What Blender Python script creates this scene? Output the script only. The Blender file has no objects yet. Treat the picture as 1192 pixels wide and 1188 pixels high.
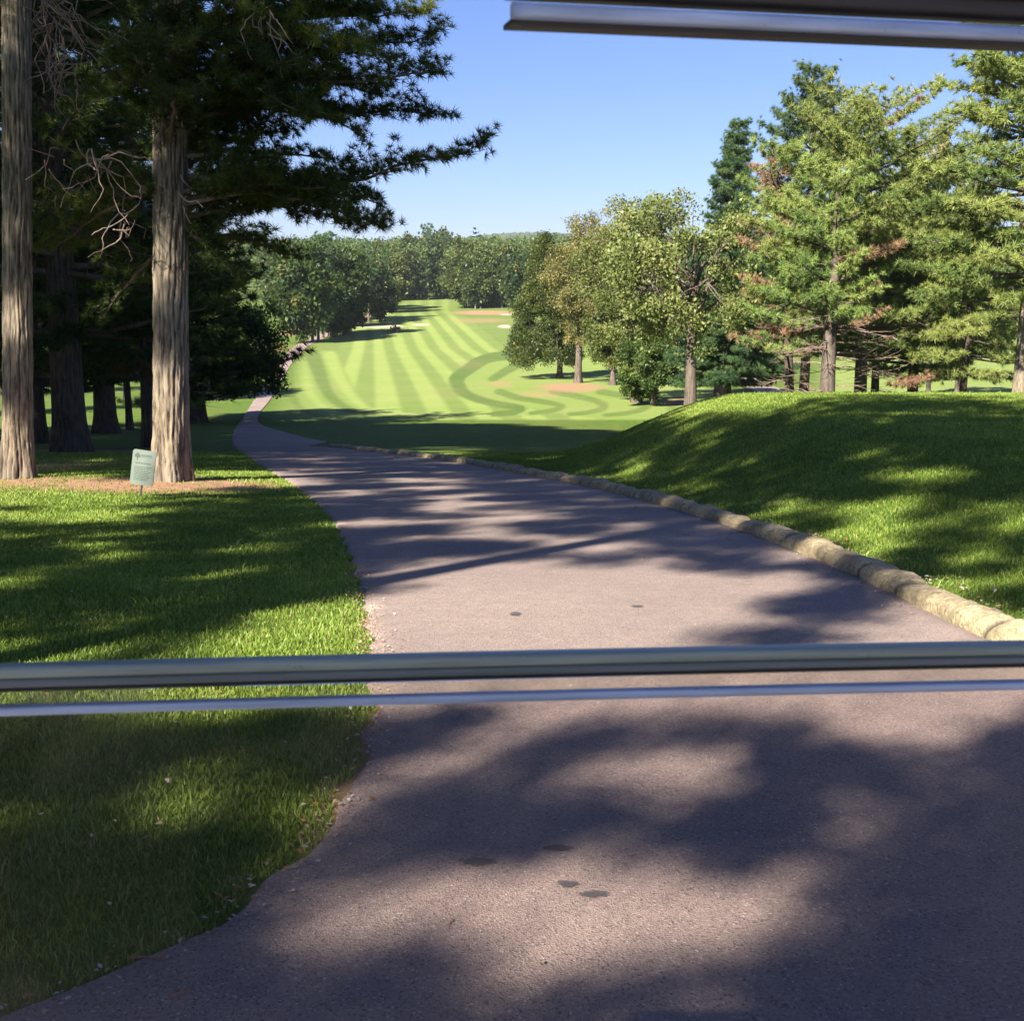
import bpy, bmesh, math, random
import numpy as np
from mathutils import Vector, Matrix, Euler

R = math.radians
rng = np.random.default_rng(7)
random.seed(7)
scene = bpy.context.scene
C = scene.collection

# ------------------------------------------------------------------ camera, sky, sun, exposure
CAM_Z = 1.6
PITCH = 10.4
FPX = 1439.0
cam_data = bpy.data.cameras.new('camera')
cam_data.sensor_width = 36.0
cam_data.lens = 36.0 * FPX / 1192.0
cam_data.clip_start = 0.02
cam_data.clip_end = 6000.0
cam = bpy.data.objects.new('camera', cam_data)
cam.location = (0, 0, CAM_Z)
cam.rotation_euler = (R(90 - PITCH), 0, 0)
C.objects.link(cam)
scene.camera = cam
cam_data.dof.use_dof = True
cam_data.dof.focus_distance = 18.0
cam_data.dof.aperture_fstop = 26.0

SUN_EL = 38.0
LIGHT = Vector((0.55, 0.835, 0)).normalized()          # the way the light travels over the ground
world = bpy.data.worlds.new('World')
scene.world = world
world.use_nodes = True
wn = world.node_tree
wn.nodes.clear()
sky = wn.nodes.new('ShaderNodeTexSky')
sky.sky_type = 'NISHITA'
sky.sun_disc = False
sky.sun_elevation = R(SUN_EL)
sky.sun_rotation = math.atan2(-LIGHT.x, -LIGHT.y)
sky.air_density = 1.0
sky.dust_density = 0.2
sky.ozone_density = 4.0
bg = wn.nodes.new('ShaderNodeBackground')
bg.inputs['Strength'].default_value = 0.047
wo = wn.nodes.new('ShaderNodeOutputWorld')
tintn = wn.nodes.new('ShaderNodeMix'); tintn.data_type = 'RGBA'; tintn.blend_type = 'MULTIPLY'
tintn.inputs[0].default_value = 1.0
tintn.inputs[7].default_value = (0.62, 0.66, 0.95, 1)      # the deeper blue of a dry early-autumn sky
wn.links.new(sky.outputs[0], tintn.inputs[6])
wn.links.new(tintn.outputs[2], bg.inputs[0])
wn.links.new(bg.outputs[0], wo.inputs[0])

sun_data = bpy.data.lights.new('sun', 'SUN')
sun_data.energy = 5.0
sun_data.angle = R(0.5)
sun_data.color = (1.0, 0.93, 0.82)
sun = bpy.data.objects.new('sun', sun_data)
dirv = Vector((LIGHT.x * math.cos(R(SUN_EL)), LIGHT.y * math.cos(R(SUN_EL)), -math.sin(R(SUN_EL))))
sun.rotation_euler = dirv.to_track_quat('-Z', 'Y').to_euler()
sun.location = (-20, -30, 40)
C.objects.link(sun)

scene.view_settings.view_transform = 'Standard'
scene.view_settings.look = 'None'
scene.view_settings.exposure = 1.8
scene.view_settings.gamma = 1.0
scene.render.engine = 'CYCLES'
scene.cycles.max_bounces = 8
scene.cycles.diffuse_bounces = 3
scene.cycles.glossy_bounces = 3
scene.cycles.transparent_max_bounces = 12
scene.cycles.use_denoising = True


# ------------------------------------------------------------------ helpers: objects
def tag(o, label=None, cat=None, group=None, kind=None):
    if label: o['label'] = label
    if cat: o['category'] = cat
    if group: o['group'] = group
    if kind: o['kind'] = kind
    return o


def link(o, parent=None):
    C.objects.link(o)
    if parent is not None: o.parent = parent
    return o


def empty(name, loc, label, cat, group=None, rz=0.0):
    o = bpy.data.objects.new(name, None)
    o.empty_display_size = 0.3
    o.location = loc
    o.rotation_euler = (0, 0, rz)
    link(o)
    return tag(o, label, cat, group)


def copy_tree(o, parent=None):
    c = o.copy()
    link(c, parent)
    for ch in list(o.children):
        copy_tree(ch, c)
    return c


def np_mesh(name, verts, faces, nside, smooth=False, attrs=None):
    """verts (N,3); faces (M,nside); attrs = {name: (domain, array)}"""
    me = bpy.data.meshes.new(name)
    verts = np.ascontiguousarray(verts, dtype=np.float32)
    faces = np.ascontiguousarray(faces, dtype=np.int32)
    me.vertices.add(len(verts))
    me.vertices.foreach_set('co', verts.ravel())
    me.loops.add(faces.size)
    me.loops.foreach_set('vertex_index', faces.ravel())
    me.polygons.add(len(faces))
    me.polygons.foreach_set('loop_start', np.arange(0, faces.size, nside, dtype=np.int32))
    me.polygons.foreach_set('loop_total', np.full(len(faces), nside, dtype=np.int32))
    if smooth:
        me.polygons.foreach_set('use_smooth', np.ones(len(faces), dtype=bool))
    for k, (dom, arr) in (attrs or {}).items():
        arr = np.ascontiguousarray(arr, dtype=np.float32)
        if arr.ndim == 2:
            a = me.attributes.new(k, 'FLOAT_COLOR', dom)
            a.data.foreach_set('color', arr.ravel())
        else:
            a = me.attributes.new(k, 'FLOAT', dom)
            a.data.foreach_set('value', arr)
    me.update(calc_edges=True)
    return me


def obj(name, me, mat, parent=None):
    o = bpy.data.objects.new(name, me)
    if mat is not None and not me.materials: me.materials.append(mat)
    return link(o, parent)


class Tubes:
    """collects tapered tubes into one quad mesh"""
    def __init__(self): self.v = []; self.f = []; self.n = 0

    def add(self, pts, rad, sides=6, cap=True):
        pts = np.asarray(pts, float); k = len(pts)
        rad = np.asarray(rad, float)
        t = np.gradient(pts, axis=0)
        t /= (np.linalg.norm(t, axis=1, keepdims=True) + 1e-9)
        ref = np.array([0, 0, 1.0]) if abs(t[0, 2]) < 0.8 else np.array([1.0, 0, 0])
        u = np.cross(t, ref); u /= (np.linalg.norm(u, axis=1, keepdims=True) + 1e-9)
        w = np.cross(t, u)
        a = np.linspace(0, 2 * math.pi, sides, endpoint=False)
        ring = pts[:, None, :] + rad[:, None, None] * (np.cos(a)[None, :, None] * u[:, None, :] + np.sin(a)[None, :, None] * w[:, None, :])
        self.v.append(ring.reshape(-1, 3))
        i = np.arange(k - 1)[:, None] * sides; j = np.arange(sides)[None, :]
        j2 = (j + 1) % sides
        q = np.stack([i + j, i + j2, i + sides + j2, i + sides + j], -1).reshape(-1, 4) + self.n
        self.f.append(q)
        self.n += k * sides

    def mesh(self, name):
        if not self.v: return None
        return np_mesh(name, np.concatenate(self.v), np.concatenate(self.f), 4, smooth=True)


def box_bm(bm, c, s, rot=None, bevel=0.0):
    m = Matrix.Translation(Vector(c))
    if rot: m = m @ Euler(rot).to_matrix().to_4x4()
    m = m @ Matrix.Diagonal((s[0], s[1], s[2], 1.0))
    r = bmesh.ops.create_cube(bm, size=1.0, matrix=m)
    if bevel:
        es = list({e for v in r['verts'] for e in v.link_edges})
        bmesh.ops.bevel(bm, geom=es, offset=bevel, segments=3, affect='EDGES', profile=0.5)


def bm_obj(name, bm, mat, parent=None, smooth=False):
    me = bpy.data.meshes.new(name)
    bm.to_mesh(me); bm.free()
    if smooth:
        me.polygons.foreach_set('use_smooth', np.ones(len(me.polygons), dtype=bool))
    return obj(name, me, mat, parent)


# ------------------------------------------------------------------ terrain height
def pchip(xs, ys):
    xs = np.array(xs, float); ys = np.array(ys, float)
    h = np.diff(xs); d = np.diff(ys) / h
    m = np.zeros_like(ys); m[0] = d[0]; m[-1] = d[-1]
    for i in range(1, len(xs) - 1):
        if d[i - 1] * d[i] > 0:
            w1 = 2 * h[i] + h[i - 1]; w2 = h[i] + 2 * h[i - 1]
            m[i] = (w1 + w2) / (w1 / d[i - 1] + w2 / d[i])

    def f(x):
        x = np.clip(np.asarray(x, float), xs[0], xs[-1])
        i = np.clip(np.searchsorted(xs, x, side='right') - 1, 0, len(xs) - 2)
        t = (x - xs[i]) / h[i]
        return ((1 + 2 * t) * (1 - t) ** 2 * ys[i] + t * (1 - t) ** 2 * h[i] * m[i]
                + t * t * (3 - 2 * t) * ys[i + 1] + t * t * (t - 1) * h[i] * m[i + 1])
    return f


base_z = pchip([-60, -20, 0, 3, 6, 12, 20, 30, 41, 50, 65, 85, 110, 140, 220, 310, 400, 440, 520, 700, 1000, 1500, 2500],
               [0.6, 0.25, 0.0, -0.07, -0.24, -0.80, -1.62, -2.62, -3.85, -4.85, -6.2, -7.6, -8.45, -8.9, -9.3, -7.9, -5.7, -4.6, -3.0, 4.0, 9.0, 16, 30])
kerb_x = pchip([6.0, 6.6, 8.6, 11, 14, 18, 23, 29.5, 37, 46, 60], [2.55, 2.45, 2.40, 2.28, 1.95, 1.35, 0.1, -1.9, -4.3, -6.9, -11.2])
mound_a = pchip([-20, 5, 6.5, 10, 14, 19, 24, 28, 34, 40, 46, 54, 64], [0.0, 0.0, 0.14, 0.3, 0.62, 1.15, 1.48, 1.55, 1.66, 1.7, 1.2, 0.4, 0.0])
mound_x = pchip([6, 10, 14, 20, 26, 40, 50], [2.65, 2.5, 2.2, 1.3, 0.4, 1.2, 2.6])
mound_w = pchip([6, 10, 14, 20, 26, 40], [2.2, 2.6, 3.2, 4.2, 5.2, 6.0])


def sstep(t): t = np.clip(t, 0, 1); return t * t * (3 - 2 * t)


def H(x, y):
    x = np.asarray(x, float); y = np.asarray(y, float)
    z = base_z(y)
    z = z + mound_a(y) * sstep((x - mound_x(y)) / mound_w(y))
    z = z + 0.10 * np.sin(x * 0.11 + 1.0) * np.sin(y * 0.07) * sstep((y - 50) / 40)
    z = z + 0.6 * np.sin(x * 0.021 + 0.6) * sstep((y - 120) / 150)
    # ground swells a little on the left, under the pines
    z = z + 0.10 * np.exp(-((x + 7.0) ** 2 / 6 + (y - 20) ** 2 / 10)) + 0.05 * np.exp(-((x + 5.4) ** 2 / 2 + (y - 19.6) ** 2 / 2))
    return z


cp, sp = math.cos(R(PITCH)), math.sin(R(PITCH))


def ray(px, py):
    a = (px - 596.0) / FPX; b = (594.0 - py) / FPX
    return np.array([a, cp + b * sp, -sp + b * cp])


def gp(px, py, tmax=900.0):
    """the ground point seen at a pixel of the photograph (photograph pixels, used for measuring)"""
    d = ray(px, py)
    t = 0.5
    prev = t
    while t < tmax:
        p = d * t
        if CAM_Z + p[2] < H(p[0], p[1]): break
        prev = t; t *= 1.01
    lo, hi = prev, t
    for _ in range(24):
        m = 0.5 * (lo + hi); p = d * m
        if CAM_Z + p[2] < H(p[0], p[1]): hi = m
        else: lo = m
    p = d * hi
    return float(p[0]), float(p[1])


def at(px, y, py=None):
    """x (and z) of the point at ground distance y seen at px (py)"""
    d = ray(px, 400 if py is None else py)
    t = y / d[1]
    return float(d[0] * t), float(CAM_Z + d[2] * t)


def project(x, y, z):
    dx, dy, dz = x, y, z - CAM_Z
    f = dy * cp - dz * sp
    u = dy * sp + dz * cp
    return 596 + FPX * dx / f, 594 - FPX * u / f


# ------------------------------------------------------------------ materials
def new_mat(name):
    m = bpy.data.materials.new(name); m.use_nodes = True
    n = m.node_tree.nodes; b = n['Principled BSDF']
    return m, n, m.node_tree.links, b


def nd(n, t, **kw):
    x = n.new(t)
    for k, v in kw.items():
        if k in x.inputs.keys(): x.inputs[k].default_value = v
        else: setattr(x, k, v)
    return x


def ramp(n, stops):
    r = n.new('ShaderNodeValToRGB'); e = r.color_ramp.elements
    while len(e) < len(stops): e.new(0.5)
    for el, (p, c) in zip(e, stops): el.position = p; el.color = (*c, 1)
    return r


def mix(n, l, fac, a, b, mode='MIX'):
    x = n.new('ShaderNodeMix'); x.data_type = 'RGBA'; x.blend_type = mode
    for sock, v in ((x.inputs[0], fac), (x.inputs[6], a), (x.inputs[7], b)):
        if isinstance(v, (int, float)): sock.default_value = v
        elif isinstance(v, tuple): sock.default_value = (*v, 1)
        else: l.new(v, sock)
    return x.outputs[2]


def noise(n, l, co, scale, detail=3, rough=0.55):
    x = nd(n, 'ShaderNodeTexNoise', Scale=scale, Detail=detail, Roughness=rough)
    l.new(co, x.inputs['Vector'])
    return x.outputs['Fac']


def mrange(n, l, v, a, b, c=0.0, d=1.0):
    x = n.new('ShaderNodeMapRange'); l.new(v, x.inputs[0])
    for i, q in enumerate((a, b, c, d)): x.inputs[1 + i].default_value = q
    return x.outputs[0]


def mathn(n, l, op, a, b):
    x = n.new('ShaderNodeMath'); x.operation = op
    for s, v in ((x.inputs[0], a), (x.inputs[1], b)):
        if isinstance(v, (int, float)): s.default_value = v
        else: l.new(v, s)
    return x.outputs[0]


def bump(n, l, h, b, strength=0.4, dist=0.02):
    x = nd(n, 'ShaderNodeBump', Strength=strength, Distance=dist)
    l.new(h, x.inputs['Height']); l.new(x.outputs[0], b.inputs['Normal'])
    return x


def simple_mat(name, col, rough=0.6, metal=0.0, nscale=0, namt=0.2, coat=0):
    m, n, l, b = new_mat(name)
    b.inputs['Base Color'].default_value = (*col, 1)
    b.inputs['Roughness'].default_value = rough
    b.inputs['Metallic'].default_value = metal
    if coat: b.inputs['Coat Weight'].default_value = coat
    if nscale:
        tc = nd(n, 'ShaderNodeTexCoord')
        f = noise(n, l, tc.outputs['Object'], nscale, 4)
        dark = tuple(c * (1 - namt) for c in col); lite = tuple(min(1, c * (1 + namt)) for c in col)
        l.new(mix(n, l, f, dark, lite), b.inputs['Base Color'])
    return m


def ground_mat():
    m, n, l, b = new_mat('ground_grass')
    tc = nd(n, 'ShaderNodeTexCoord'); co = tc.outputs['Object']
    at_ = nd(n, 'ShaderNodeAttribute', attribute_name='paint')
    sep = nd(n, 'ShaderNodeSeparateColor'); l.new(at_.outputs['Color'], sep.inputs[0])
    mow, dry, fair = sep.outputs[0], sep.outputs[1], sep.outputs[2]
    sand = at_.outputs['Alpha']
    big = noise(n, l, co, 0.18, 4); mid = noise(n, l, co, 2.3, 5); fine = noise(n, l, co, 60, 4, 0.7)
    rough_c = mix(n, l, mrange(n, l, mid, 0.3, 0.7), (0.045, 0.090, 0.012), (0.115, 0.175, 0.024))
    rough_c = mix(n, l, mrange(n, l, big, 0.4, 0.75), rough_c, (0.105, 0.130, 0.030))
    dark = mix(n, l, mrange(n, l, big, 0.35, 0.7), (0.080, 0.130, 0.026), (0.105, 0.143, 0.037))
    lite = mix(n, l, mrange(n, l, big, 0.35, 0.7), (0.205, 0.275, 0.062), (0.245, 0.285, 0.085))
    mow = mathn(n, l, 'ADD', mow, mrange(n, l, noise(n, l, co, 1.1, 6, .75), 0.2, 0.8, -0.17, 0.17))
    fc = mix(n, l, mow, dark, lite)
    fc = mix(n, l, mrange(n, l, mid, 0.55, 0.8, 0, 0.35), fc, (0.24, 0.24, 0.10))
    wear = noise(n, l, co, 0.55, 6, .7)
    rough_c = mix(n, l, mrange(n, l, wear, 0.56, 0.72, 0, .6), rough_c, (0.19, 0.17, 0.06))
    g = mix(n, l, fair, rough_c, fc)
    fm = mix(n, l, 0.55, g, mix(n, l, mrange(n, l, fine, 0.25, 0.75), (0.35, 0.35, 0.35), (1.55, 1.55, 1.55)), 'MULTIPLY')
    # dry turf and fallen needles
    dn = noise(n, l, co, 7, 6, 0.75)
    dryc = mix(n, l, mrange(n, l, dn, 0.3, 0.7), (0.19, 0.105, 0.060), (0.43, 0.255, 0.155))
    df = mathn(n, l, 'MULTIPLY', dry, mrange(n, l, mathn(n, l, 'ADD', mid, dry), 0.75, 1.15))
    fm = mix(n, l, df, fm, dryc)
    fm = mix(n, l, sand, fm, (0.40, 0.335, 0.235))
    l.new(fm, b.inputs['Base Color'])
    b.inputs['Roughness'].default_value = 0.95
    b.inputs['Specular IOR Level'].default_value = 0.15
    bump(n, l, fine, b, 0.6, 0.03)
    return m


def asphalt_mat():
    m, n, l, b = new_mat('asphalt')
    tc = nd(n, 'ShaderNodeTexCoord'); co = tc.outputs['Object']
    big = noise(n, l, co, 0.5, 5, 0.6); fine = noise(n, l, co, 90, 3, 0.7); mid = noise(n, l, co, 9, 5, 0.65)
    vor = nd(n, 'ShaderNodeTexVoronoi', Scale=170.0); l.new(co, vor.inputs['Vector'])
    c = mix(n, l, mrange(n, l, big, 0.35, 0.7), (0.235, 0.182, 0.156), (0.300, 0.232, 0.195))
    c = mix(n, l, 0.5, c, mix(n, l, mrange(n, l, mid, 0.3, 0.7), (0.75, 0.75, 0.77), (1.15, 1.13, 1.10)), 'MULTIPLY')
    c = mix(n, l, 0.7, c, mix(n, l, mrange(n, l, fine, 0.3, 0.7), (0.55, 0.55, 0.57), (1.35, 1.33, 1.30)), 'MULTIPLY')
    sepv = nd(n, 'ShaderNodeSeparateColor'); l.new(vor.outputs['Color'], sepv.inputs[0])
    c = mix(n, l, mrange(n, l, sepv.outputs[0], 0.965, 0.985), c, (0.40, 0.35, 0.31))
    c = mix(n, l, mrange(n, l, sepv.outputs[1], 0.90, 0.95, 0, 0.7), c, (0.07, 0.06, 0.06))
    l.new(c, b.inputs['Base Color'])
    b.inputs['Roughness'].default_value = 0.88
    b.inputs['Specular IOR Level'].default_value = 0.3
    hh = mathn(n, l, 'ADD', mathn(n, l, 'MULTIPLY', fine, 0.6), vor.outputs['Distance'])
    bump(n, l, hh, b, 0.55, 0.006)
    return m


def kerb_mat():
    m, n, l, b = new_mat('kerb_stone')
    tc = nd(n, 'ShaderNodeTexCoord'); co = tc.outputs['Object']
    a = noise(n, l, co, 2.2, 6, 0.7); f = noise(n, l, co, 40, 5, 0.7)
    c = mix(n, l, mrange(n, l, a, 0.35, 0.65), (0.25, 0.195, 0.115), (0.47, 0.375, 0.22))
    c = mix(n, l, 0.85, c, mix(n, l, mrange(n, l, f, 0.35, 0.65), (0.45, 0.45, 0.42), (1.3, 1.3, 1.25)), 'MULTIPLY')
    c = mix(n, l, mrange(n, l, noise(n, l, co, 5, 5, 0.7), 0.55, 0.70, 0, 0.85), c, (0.07, 0.06, 0.035))
    gr = nd(n, 'ShaderNodeAttribute', attribute_name='groove')
    c = mix(n, l, gr.outputs['Fac'], c, (0.05, 0.045, 0.03))
    l.new(c, b.inputs['Base Color']); b.inputs['Roughness'].default_value = 0.95
    bump(n, l, mathn(n, l, 'ADD', f, mathn(n, l, 'MULTIPLY', noise(n, l, co, 9, 4, .7), 2.5)), b, 0.8, 0.015)
    return m


def bark_mat(name, groove, ridge, grey=(0.2, 0.18, 0.15), attr=True, scale=1.0):
    m, n, l, b = new_mat(name)
    tc = nd(n, 'ShaderNodeTexCoord')
    mp = nd(n, 'ShaderNodeMapping'); mp.inputs['Scale'].default_value = (14 * scale, 14 * scale, 2.0 * scale)
    l.new(tc.outputs['Object'], mp.inputs['Vector'])
    f = noise(n, l, mp.outputs[0], 1.0, 6, 0.7)
    big = noise(n, l, tc.outputs['Object'], 1.3, 4)
    c = mix(n, l, mrange(n, l, f, 0.35, 0.65), groove, ridge)
    c = mix(n, l, mrange(n, l, big, 0.4, 0.7, 0, 0.6), c, grey)
    if attr:
        gr = nd(n, 'ShaderNodeAttribute', attribute_name='groove')
        c = mix(n, l, gr.outputs['Fac'], c, groove)
    l.new(c, b.inputs['Base Color']); b.inputs['Roughness'].default_value = 0.95
    b.inputs['Specular IOR Level'].default_value = 0.1
    bump(n, l, f, b, 0.9, 0.03)
    return m


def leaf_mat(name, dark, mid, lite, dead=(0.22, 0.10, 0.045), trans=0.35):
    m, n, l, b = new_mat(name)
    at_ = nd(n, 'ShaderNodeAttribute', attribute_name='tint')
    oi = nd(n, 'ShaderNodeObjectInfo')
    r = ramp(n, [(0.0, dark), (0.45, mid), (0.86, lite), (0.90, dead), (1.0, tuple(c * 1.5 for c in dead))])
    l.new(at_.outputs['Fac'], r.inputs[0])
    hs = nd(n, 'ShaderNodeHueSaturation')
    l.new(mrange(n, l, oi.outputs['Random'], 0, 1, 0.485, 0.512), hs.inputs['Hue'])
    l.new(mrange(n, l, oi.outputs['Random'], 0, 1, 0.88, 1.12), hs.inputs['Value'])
    l.new(r.outputs[0], hs.inputs['Color'])
    col = hs.outputs[0]
    n.remove(b)
    d = nd(n, 'ShaderNodeBsdfDiffuse'); t = nd(n, 'ShaderNodeBsdfTranslucent'); g = nd(n, 'ShaderNodeBsdfGlossy', Roughness=0.45)
    l.new(col, d.inputs[0]); l.new(mix(n, l, 0.5, col, (0.16, 0.22, 0.02)), t.inputs[0])
    g.inputs[0].default_value = (0.8, 0.85, 0.8, 1)
    m1 = nd(n, 'ShaderNodeMixShader'); m1.inputs[0].default_value = trans
    l.new(d.outputs[0], m1.inputs[1]); l.new(t.outputs[0], m1.inputs[2])
    m2 = nd(n, 'ShaderNodeMixShader'); m2.inputs[0].default_value = 0.018
    l.new(m1.outputs[0], m2.inputs[1]); l.new(g.outputs[0], m2.inputs[2])
    l.new(m2.outputs[0], n['Material Output'].inputs[0])
    return m


M = {}
M['ground'] = ground_mat()
M['asphalt'] = asphalt_mat()
M['kerb'] = kerb_mat()
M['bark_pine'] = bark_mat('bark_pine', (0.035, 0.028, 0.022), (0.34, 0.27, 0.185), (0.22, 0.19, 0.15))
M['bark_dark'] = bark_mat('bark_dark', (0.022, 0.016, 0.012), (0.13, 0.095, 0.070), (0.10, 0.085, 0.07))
M['bark_grey'] = bark_mat('bark_grey', (0.035, 0.028, 0.022), (0.18, 0.14, 0.11), (0.15, 0.125, 0.105), scale=0.6)
M['bark_far'] = bark_mat('bark_far', (0.05, 0.04, 0.03), (0.18, 0.14, 0.10), attr=False, scale=0.3)
M['branch'] = bark_mat('branch_bark', (0.04, 0.032, 0.025), (0.17, 0.13, 0.095), attr=False)
M['dead_twig'] = bark_mat('dead_twig_bark', (0.15, 0.10, 0.08), (0.38, 0.27, 0.21), (0.33, 0.26, 0.22), attr=False)
M['pine_shade'] = leaf_mat('pine_needles_shaded', (0.010, 0.024, 0.006), (0.030, 0.056, 0.010), (0.130, 0.175, 0.028), (0.10, 0.060, 0.025), 0.25)  # grove shade and sunlit flecks are worked into the needle colours
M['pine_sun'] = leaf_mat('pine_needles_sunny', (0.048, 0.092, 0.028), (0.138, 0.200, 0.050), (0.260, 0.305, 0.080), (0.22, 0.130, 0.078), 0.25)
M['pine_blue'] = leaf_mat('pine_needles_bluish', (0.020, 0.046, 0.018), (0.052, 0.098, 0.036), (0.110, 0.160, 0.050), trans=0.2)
M['oak_olive'] = leaf_mat('oak_leaves_olive', (0.062, 0.084, 0.024), (0.152, 0.175, 0.050), (0.265, 0.275, 0.090), (0.28, 0.20, 0.05), 0.35)
M['leaf_tan'] = leaf_mat('leaves_yellowing', (0.085, 0.090, 0.030), (0.190, 0.182, 0.058), (0.310, 0.275, 0.100), (0.33, 0.19, 0.07), 0.35)
M['leaf_green'] = leaf_mat('leaves_green', (0.030, 0.052, 0.014), (0.080, 0.112, 0.028), (0.160, 0.185, 0.050), (0.18, 0.16, 0.04), 0.35)
M['leaf_dark'] = leaf_mat('leaves_dark', (0.012, 0.026, 0.009), (0.030, 0.056, 0.014), (0.070, 0.102, 0.024), (0.12, 0.11, 0.03), 0.3)
M['grass'] = leaf_mat('grass_blades', (0.058, 0.105, 0.013), (0.195, 0.275, 0.040), (0.370, 0.450, 0.095), (0.34, 0.28, 0.10), 0.4)
M['litter'] = leaf_mat('fallen_leaves', (0.22, 0.13, 0.07), (0.42, 0.33, 0.22), (0.55, 0.48, 0.38), (0.30, 0.12, 0.05), 0.1)

# ------------------------------------------------------------------ ground sheet
# edges of the cart path, in ground metres
def edge(pts):
    g = [gp(*p) for p in pts]
    g.sort(key=lambda q: q[1])
    return [q[1] for q in g], [q[0] for q in g]

LY = [(0, 1186), (60, 1160), (150, 1120), (270, 1062), (320, 1020), (366, 975), (402, 925), (424, 870), (432, 800), (430, 745),
      (418, 680), (395, 620), (362, 580), (300, 540), (272, 503), (283, 486), (298, 462), (312, 440), (330, 415), (352, 398), (378, 386), (398, 379)]
ly, lx = edge(LY)
ly = [-30, 0.5] + ly; lx = [-4.6, -2.6] + lx
left_x = pchip(ly, lx)
RY = [(381, 514), (330, 503), (303, 494), (300, 486), (317, 462), (330, 440), (347, 415), (368, 398), (392, 387), (410, 381)]
ry, rx = edge(RY)
right_far = pchip(ry, rx)
Y_K = 46.0


near_edge = pchip([-60, 4.95, 5.05, 5.22, 5.38, 5.62, 6.05, 6.6, 7.7], [14.5, 14.5, 10, 6, 4, 3.12, 2.66, 2.53, float(kerb_x(7.7)) + 0.07])


def right_x(y):
    y = np.asarray(y, float)
    far = right_far(y)
    k = np.where(y < 7.7, near_edge(y), kerb_x(y) + 0.07)
    f = sstep((y - 44.0) / 6.0)
    return k * (1 - f) + far * f


def grid_obj(name, xs, ys, zf, mat, paint=None, flip=False):
    X, Y = np.meshgrid(xs, ys)
    Z = zf(X, Y)
    v = np.stack([X, Y, Z], -1).reshape(-1, 3)
    nx = len(xs); ny = len(ys)
    i = np.arange(ny - 1)[:, None] * nx; j = np.arange(nx - 1)[None, :]
    f = np.stack([i + j, i + j + 1, i + nx + j + 1, i + nx + j], -1).reshape(-1, 4)
    attrs = {'paint': ('POINT', paint(v))} if paint else None
    me = np_mesh(name, v, f, 4, smooth=True, attrs=attrs)
    return obj(name, me, mat)


def seg_dist(P, pts):
    """signed distance (positive = right of the direction of travel) and arc position from points to a polyline"""
    best = np.full(len(P), 1e9); sgn = np.zeros(len(P)); arc = np.zeros(len(P)); acc = 0
    pts = [np.array(p, float) for p in pts]
    for a, b in zip(pts[:-1], pts[1:]):
        d = b - a; L = np.hypot(*d)
        t = np.clip(((P - a) @ d) / (L * L), 0, 1)
        q = P - (a + t[:, None] * d)
        dd = np.hypot(q[:, 0], q[:, 1])
        m = dd < best
        best[m] = dd[m]; arc[m] = (acc + t * L)[m]
        cr = d[0] * (P[:, 1] - a[1]) - d[1] * (P[:, 0] - a[0])
        sgn[m] = np.where(cr > 0, 1, -1)[m]
        acc += L
    return best * sgn, arc


def smooth_line(pts, k=6):
    pts = np.array(pts, float); out = []
    P = np.vstack([2 * pts[0] - pts[1], pts, 2 * pts[-1] - pts[-2]])
    for i in range(1, len(P) - 2):
        for t in np.linspace(0, 1, k, endpoint=False):
            p0, p1, p2, p3 = P[i - 1:i + 3]
            out.append(0.5 * ((2 * p1) + (-p0 + p2) * t + (2 * p0 - 5 * p1 + 4 * p2 - p3) * t * t + (-p0 + 3 * p1 - 3 * p2 + p3) * t ** 3))
    out.append(pts[-1])
    return np.array(out)


def blob(px, py, cx, cy, rx_, ry_, ang=0.0):
    c, s = math.cos(ang), math.sin(ang)
    dx, dy = px - cx, py - cy
    u = (dx * c + dy * s) / rx_; w = (-dx * s + dy * c) / ry_
    return np.clip(1.6 * (1 - np.sqrt(u * u + w * w)), 0, 1)


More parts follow.
